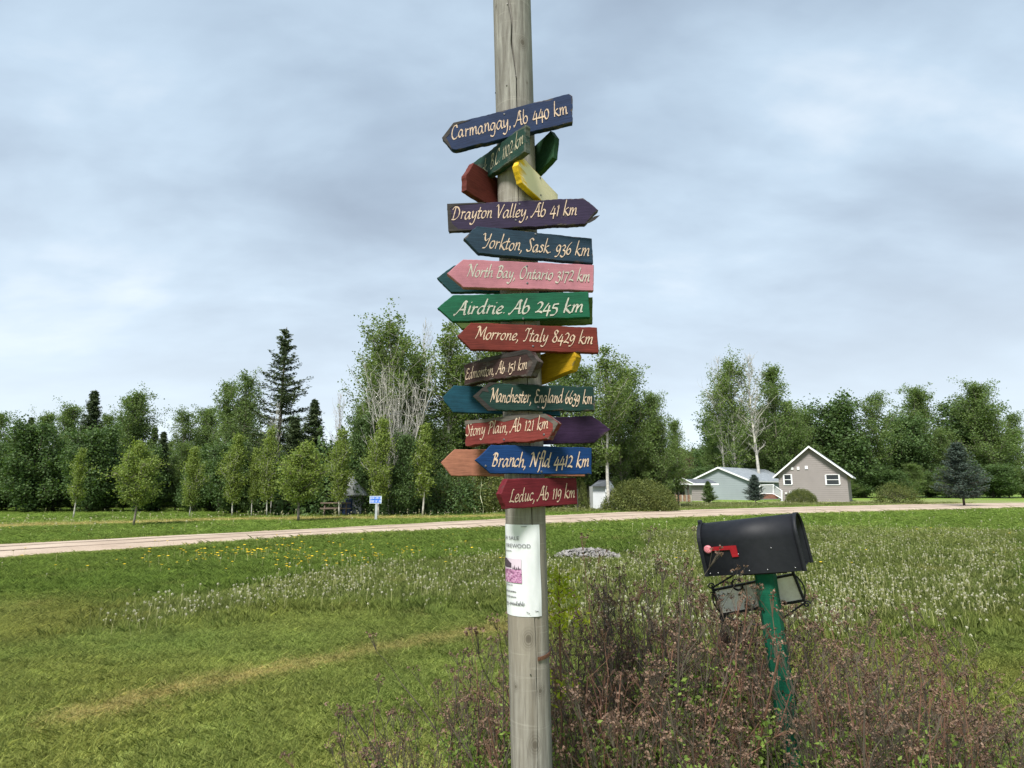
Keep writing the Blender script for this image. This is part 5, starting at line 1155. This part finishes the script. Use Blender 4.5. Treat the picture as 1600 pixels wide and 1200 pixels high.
x, y = field(30000, 6.5, 22, pw=0); X.append(x); Y.append(y)
X, Y = np.concatenate(X), np.concatenate(Y)
keep = ~pin(X, Y, ROAD_POLY); X, Y = X[keep], Y[keep]
c, dry, tall, lush, far = gcol(X + rng.normal(size=len(X)) * .06, Y + rng.normal(size=len(X)) * .06); tall = zones(X + rng.normal(size=len(X)) * .35, Y + rng.normal(size=len(X)) * .4)[1]
hs_ = (1 + 1.0 * lush + 1.5 * tall) * rng.uniform(.75, 1.3, len(X)) * (1 + .25 * vn(X, Y, 1.5, 77)) * np.clip(1 - .35 * dry, .5, 1); ws_ = 1.0 + np.clip((Y - 6) / 7, 0, 2.2)
hs_ = np.clip(hs_, .4, 4)
scatter('lawn_grass', np.stack([X, Y, gh0(X, Y)], 1), rng.uniform(0, 6.28, len(X)), np.stack([ws_, ws_, hs_], 1), c * rng.uniform(.8, 1.2, (len(X), 1)), T1, 'short green mown grass of the lawn', 'grass')
T2 = [blade_tuft('tuft', 40, .25, .16, .016, s, gm, .5) for s in (4, 5)]
x, y = field(26000, 17, 62, pw=0); keep = ~pin(x, y, ROAD_POLY); x, y = x[keep], y[keep]; c, dry, tall, lush, far = gcol(x, y)
ws_ = 1 + (y - 17) / 25; hs_ = rng.uniform(.5, 1.1, len(x)) * (.7 + .5 * far) * np.clip(1 - .4 * dry, .4, 1)
scatter('verge_grass', np.stack([x, y, gh0(x, y)], 1), rng.uniform(0, 6.28, len(x)), np.stack([ws_, ws_, hs_], 1), c * rng.uniform(.8, 1.2, (len(x), 1)), T2, 'longer grass on both sides of the gravel road', 'grass')
# dandelion clocks: pale stems with fluffy white heads
clk = leaf_mat('clock_white', (.50, .48, .38), (.80, .80, .74), .3); stm = plain('clock_stem', (.36, .36, .15), .8, .3, 10); yel = plain('dandelion_yellow', (.78, .52, .01), .7, .15, 20)
def clock(seed, head=True, h=.26):
    r = np.random.default_rng(seed); mb = MB(); P = limb((0, 0, 0), (r.normal() * .12, r.normal() * .12, 1), h, 4, 0, .25, r); mb.tube(P, [.0026] * 5, 3, 0); c = P[-1]
    if head:
        n_ = 26; d = r.normal(size=(n_, 3)); d /= np.linalg.norm(d, axis=1)[:, None]
        for q in d:
            p = c + q * .018; a = np.cross(q, [.3, .5, .8]); a = a / np.linalg.norm(a) * .006; b_ = np.cross(q, a); mb.add([p - a, p - b_, p + a, p + b_], [(0, 1, 2, 3)], 1)
    return bpy.data.objects.new('clock', mb.mesh('clock', [stm, clk]))
def flower(seed):
    r = np.random.default_rng(seed); mb = MB(); mb.tube([(0, 0, 0), (.01, 0, .06), (.01, 0, .12)], .002, 3, 0)
    for k in range(12): a = k * .5236; mb.add([(.01, 0, .118), (.01 + .022 * math.cos(a - .28), .022 * math.sin(a - .28), .124), (.01 + .022 * math.cos(a + .28), .022 * math.sin(a + .28), .124)], [(0, 1, 2)], 1)
    return bpy.data.objects.new('flower', mb.mesh('flower', [stm, yel]))
CK = [clock(1), clock(2, h=.2), clock(3, h=.17), clock(4, h=.3), clock(5, False, .22), clock(6, False, .27), clock(7, h=.23)]
x, y = field(60000, 6, 24, pw=0); zb_ = pin(x + .4 * vn(x, y, 1.4, 8), y + .4 * vn(x, y, 1.4, 9) + rng.normal(size=len(x)) * .45, BAND) ; zb2 = pin(x + .4 * vn(x, y, 1.4, 8), y + .4 * vn(x, y, 1.4, 9) + rng.normal(size=len(x)) * .45, BAND2); dens = np.clip(.55 + .6 * vn(x, y, 1.2, 14), .05, 1)
k_ = ((zb_ | zb2) & (rng.uniform(0, 1, len(x)) < dens * np.where(zb_, .55, .55))) | ((rng.uniform(0, 1, len(x)) < .004) & (y > 9))
k_ &= ~pin(x, y, ROAD_POLY)
x, y = x[k_], y[k_]; s_ = rng.uniform(.45, .95, len(x)); scatter('dandelion_clocks', np.stack([x, y, gh0(x, y)], 1), rng.uniform(0, 6.28, len(x)), np.stack([s_] * 3, 1), np.ones((len(x), 3)), CK, 'white dandelion seed heads on pale stems in the long grass', 'dandelions')
x, y = field(9000, 20, 62, pw=0); c, dry, tall, lush, far = gcol(x, y); dl = seg_dist(x, y, LANE)
k_ = ((far > .5) & (rng.uniform(0, 1, len(x)) < .8) | (dl < 1.4) & (rng.uniform(0, 1, len(x)) < .55) | (rng.uniform(0, 1, len(x)) < .06)) & ~pin(x, y, ROAD_POLY)
x, y = x[k_], y[k_]; s_ = rng.uniform(1.0, 1.8, len(x)); scatter('far_dandelion_clocks', np.stack([x, y, gh0(x, y)], 1), rng.uniform(0, 6.28, len(x)), np.stack([s_] * 3, 1), np.ones((len(x), 3)), CK[:3], 'white dandelion seed heads beyond the gravel road', 'dandelions')
FL = [flower(1)]
x, y = field(7000, 9, 22, pw=0); u_, v_ = proj(np.stack([x, y, np.zeros_like(x)], 1)); pr = np.exp(-((x + 4.8) / 2.6) ** 2) * np.exp(-((y - 13.8) / 1.6) ** 2) * np.clip(.7 + vn(x, y, 2, 41), 0, 1.5) * 1.0 + .05 * (x < 1) + .01
k_ = (rng.uniform(0, 1, len(x)) < pr) & ~pin(x, y, ROAD_POLY) & (y > 11); x, y = x[k_], y[k_]; s_ = rng.uniform(.6, 1.35, len(x)); scatter('yellow_dandelions', np.stack([x, y, gh0(x, y)], 1), rng.uniform(0, 6.28, len(x)), np.stack([s_ * 1.1, s_ * 1.1, s_ * 1.5], 1), np.ones((len(x), 3)), FL, 'yellow dandelion flowers in the lush grass left of the pole', 'dandelions')
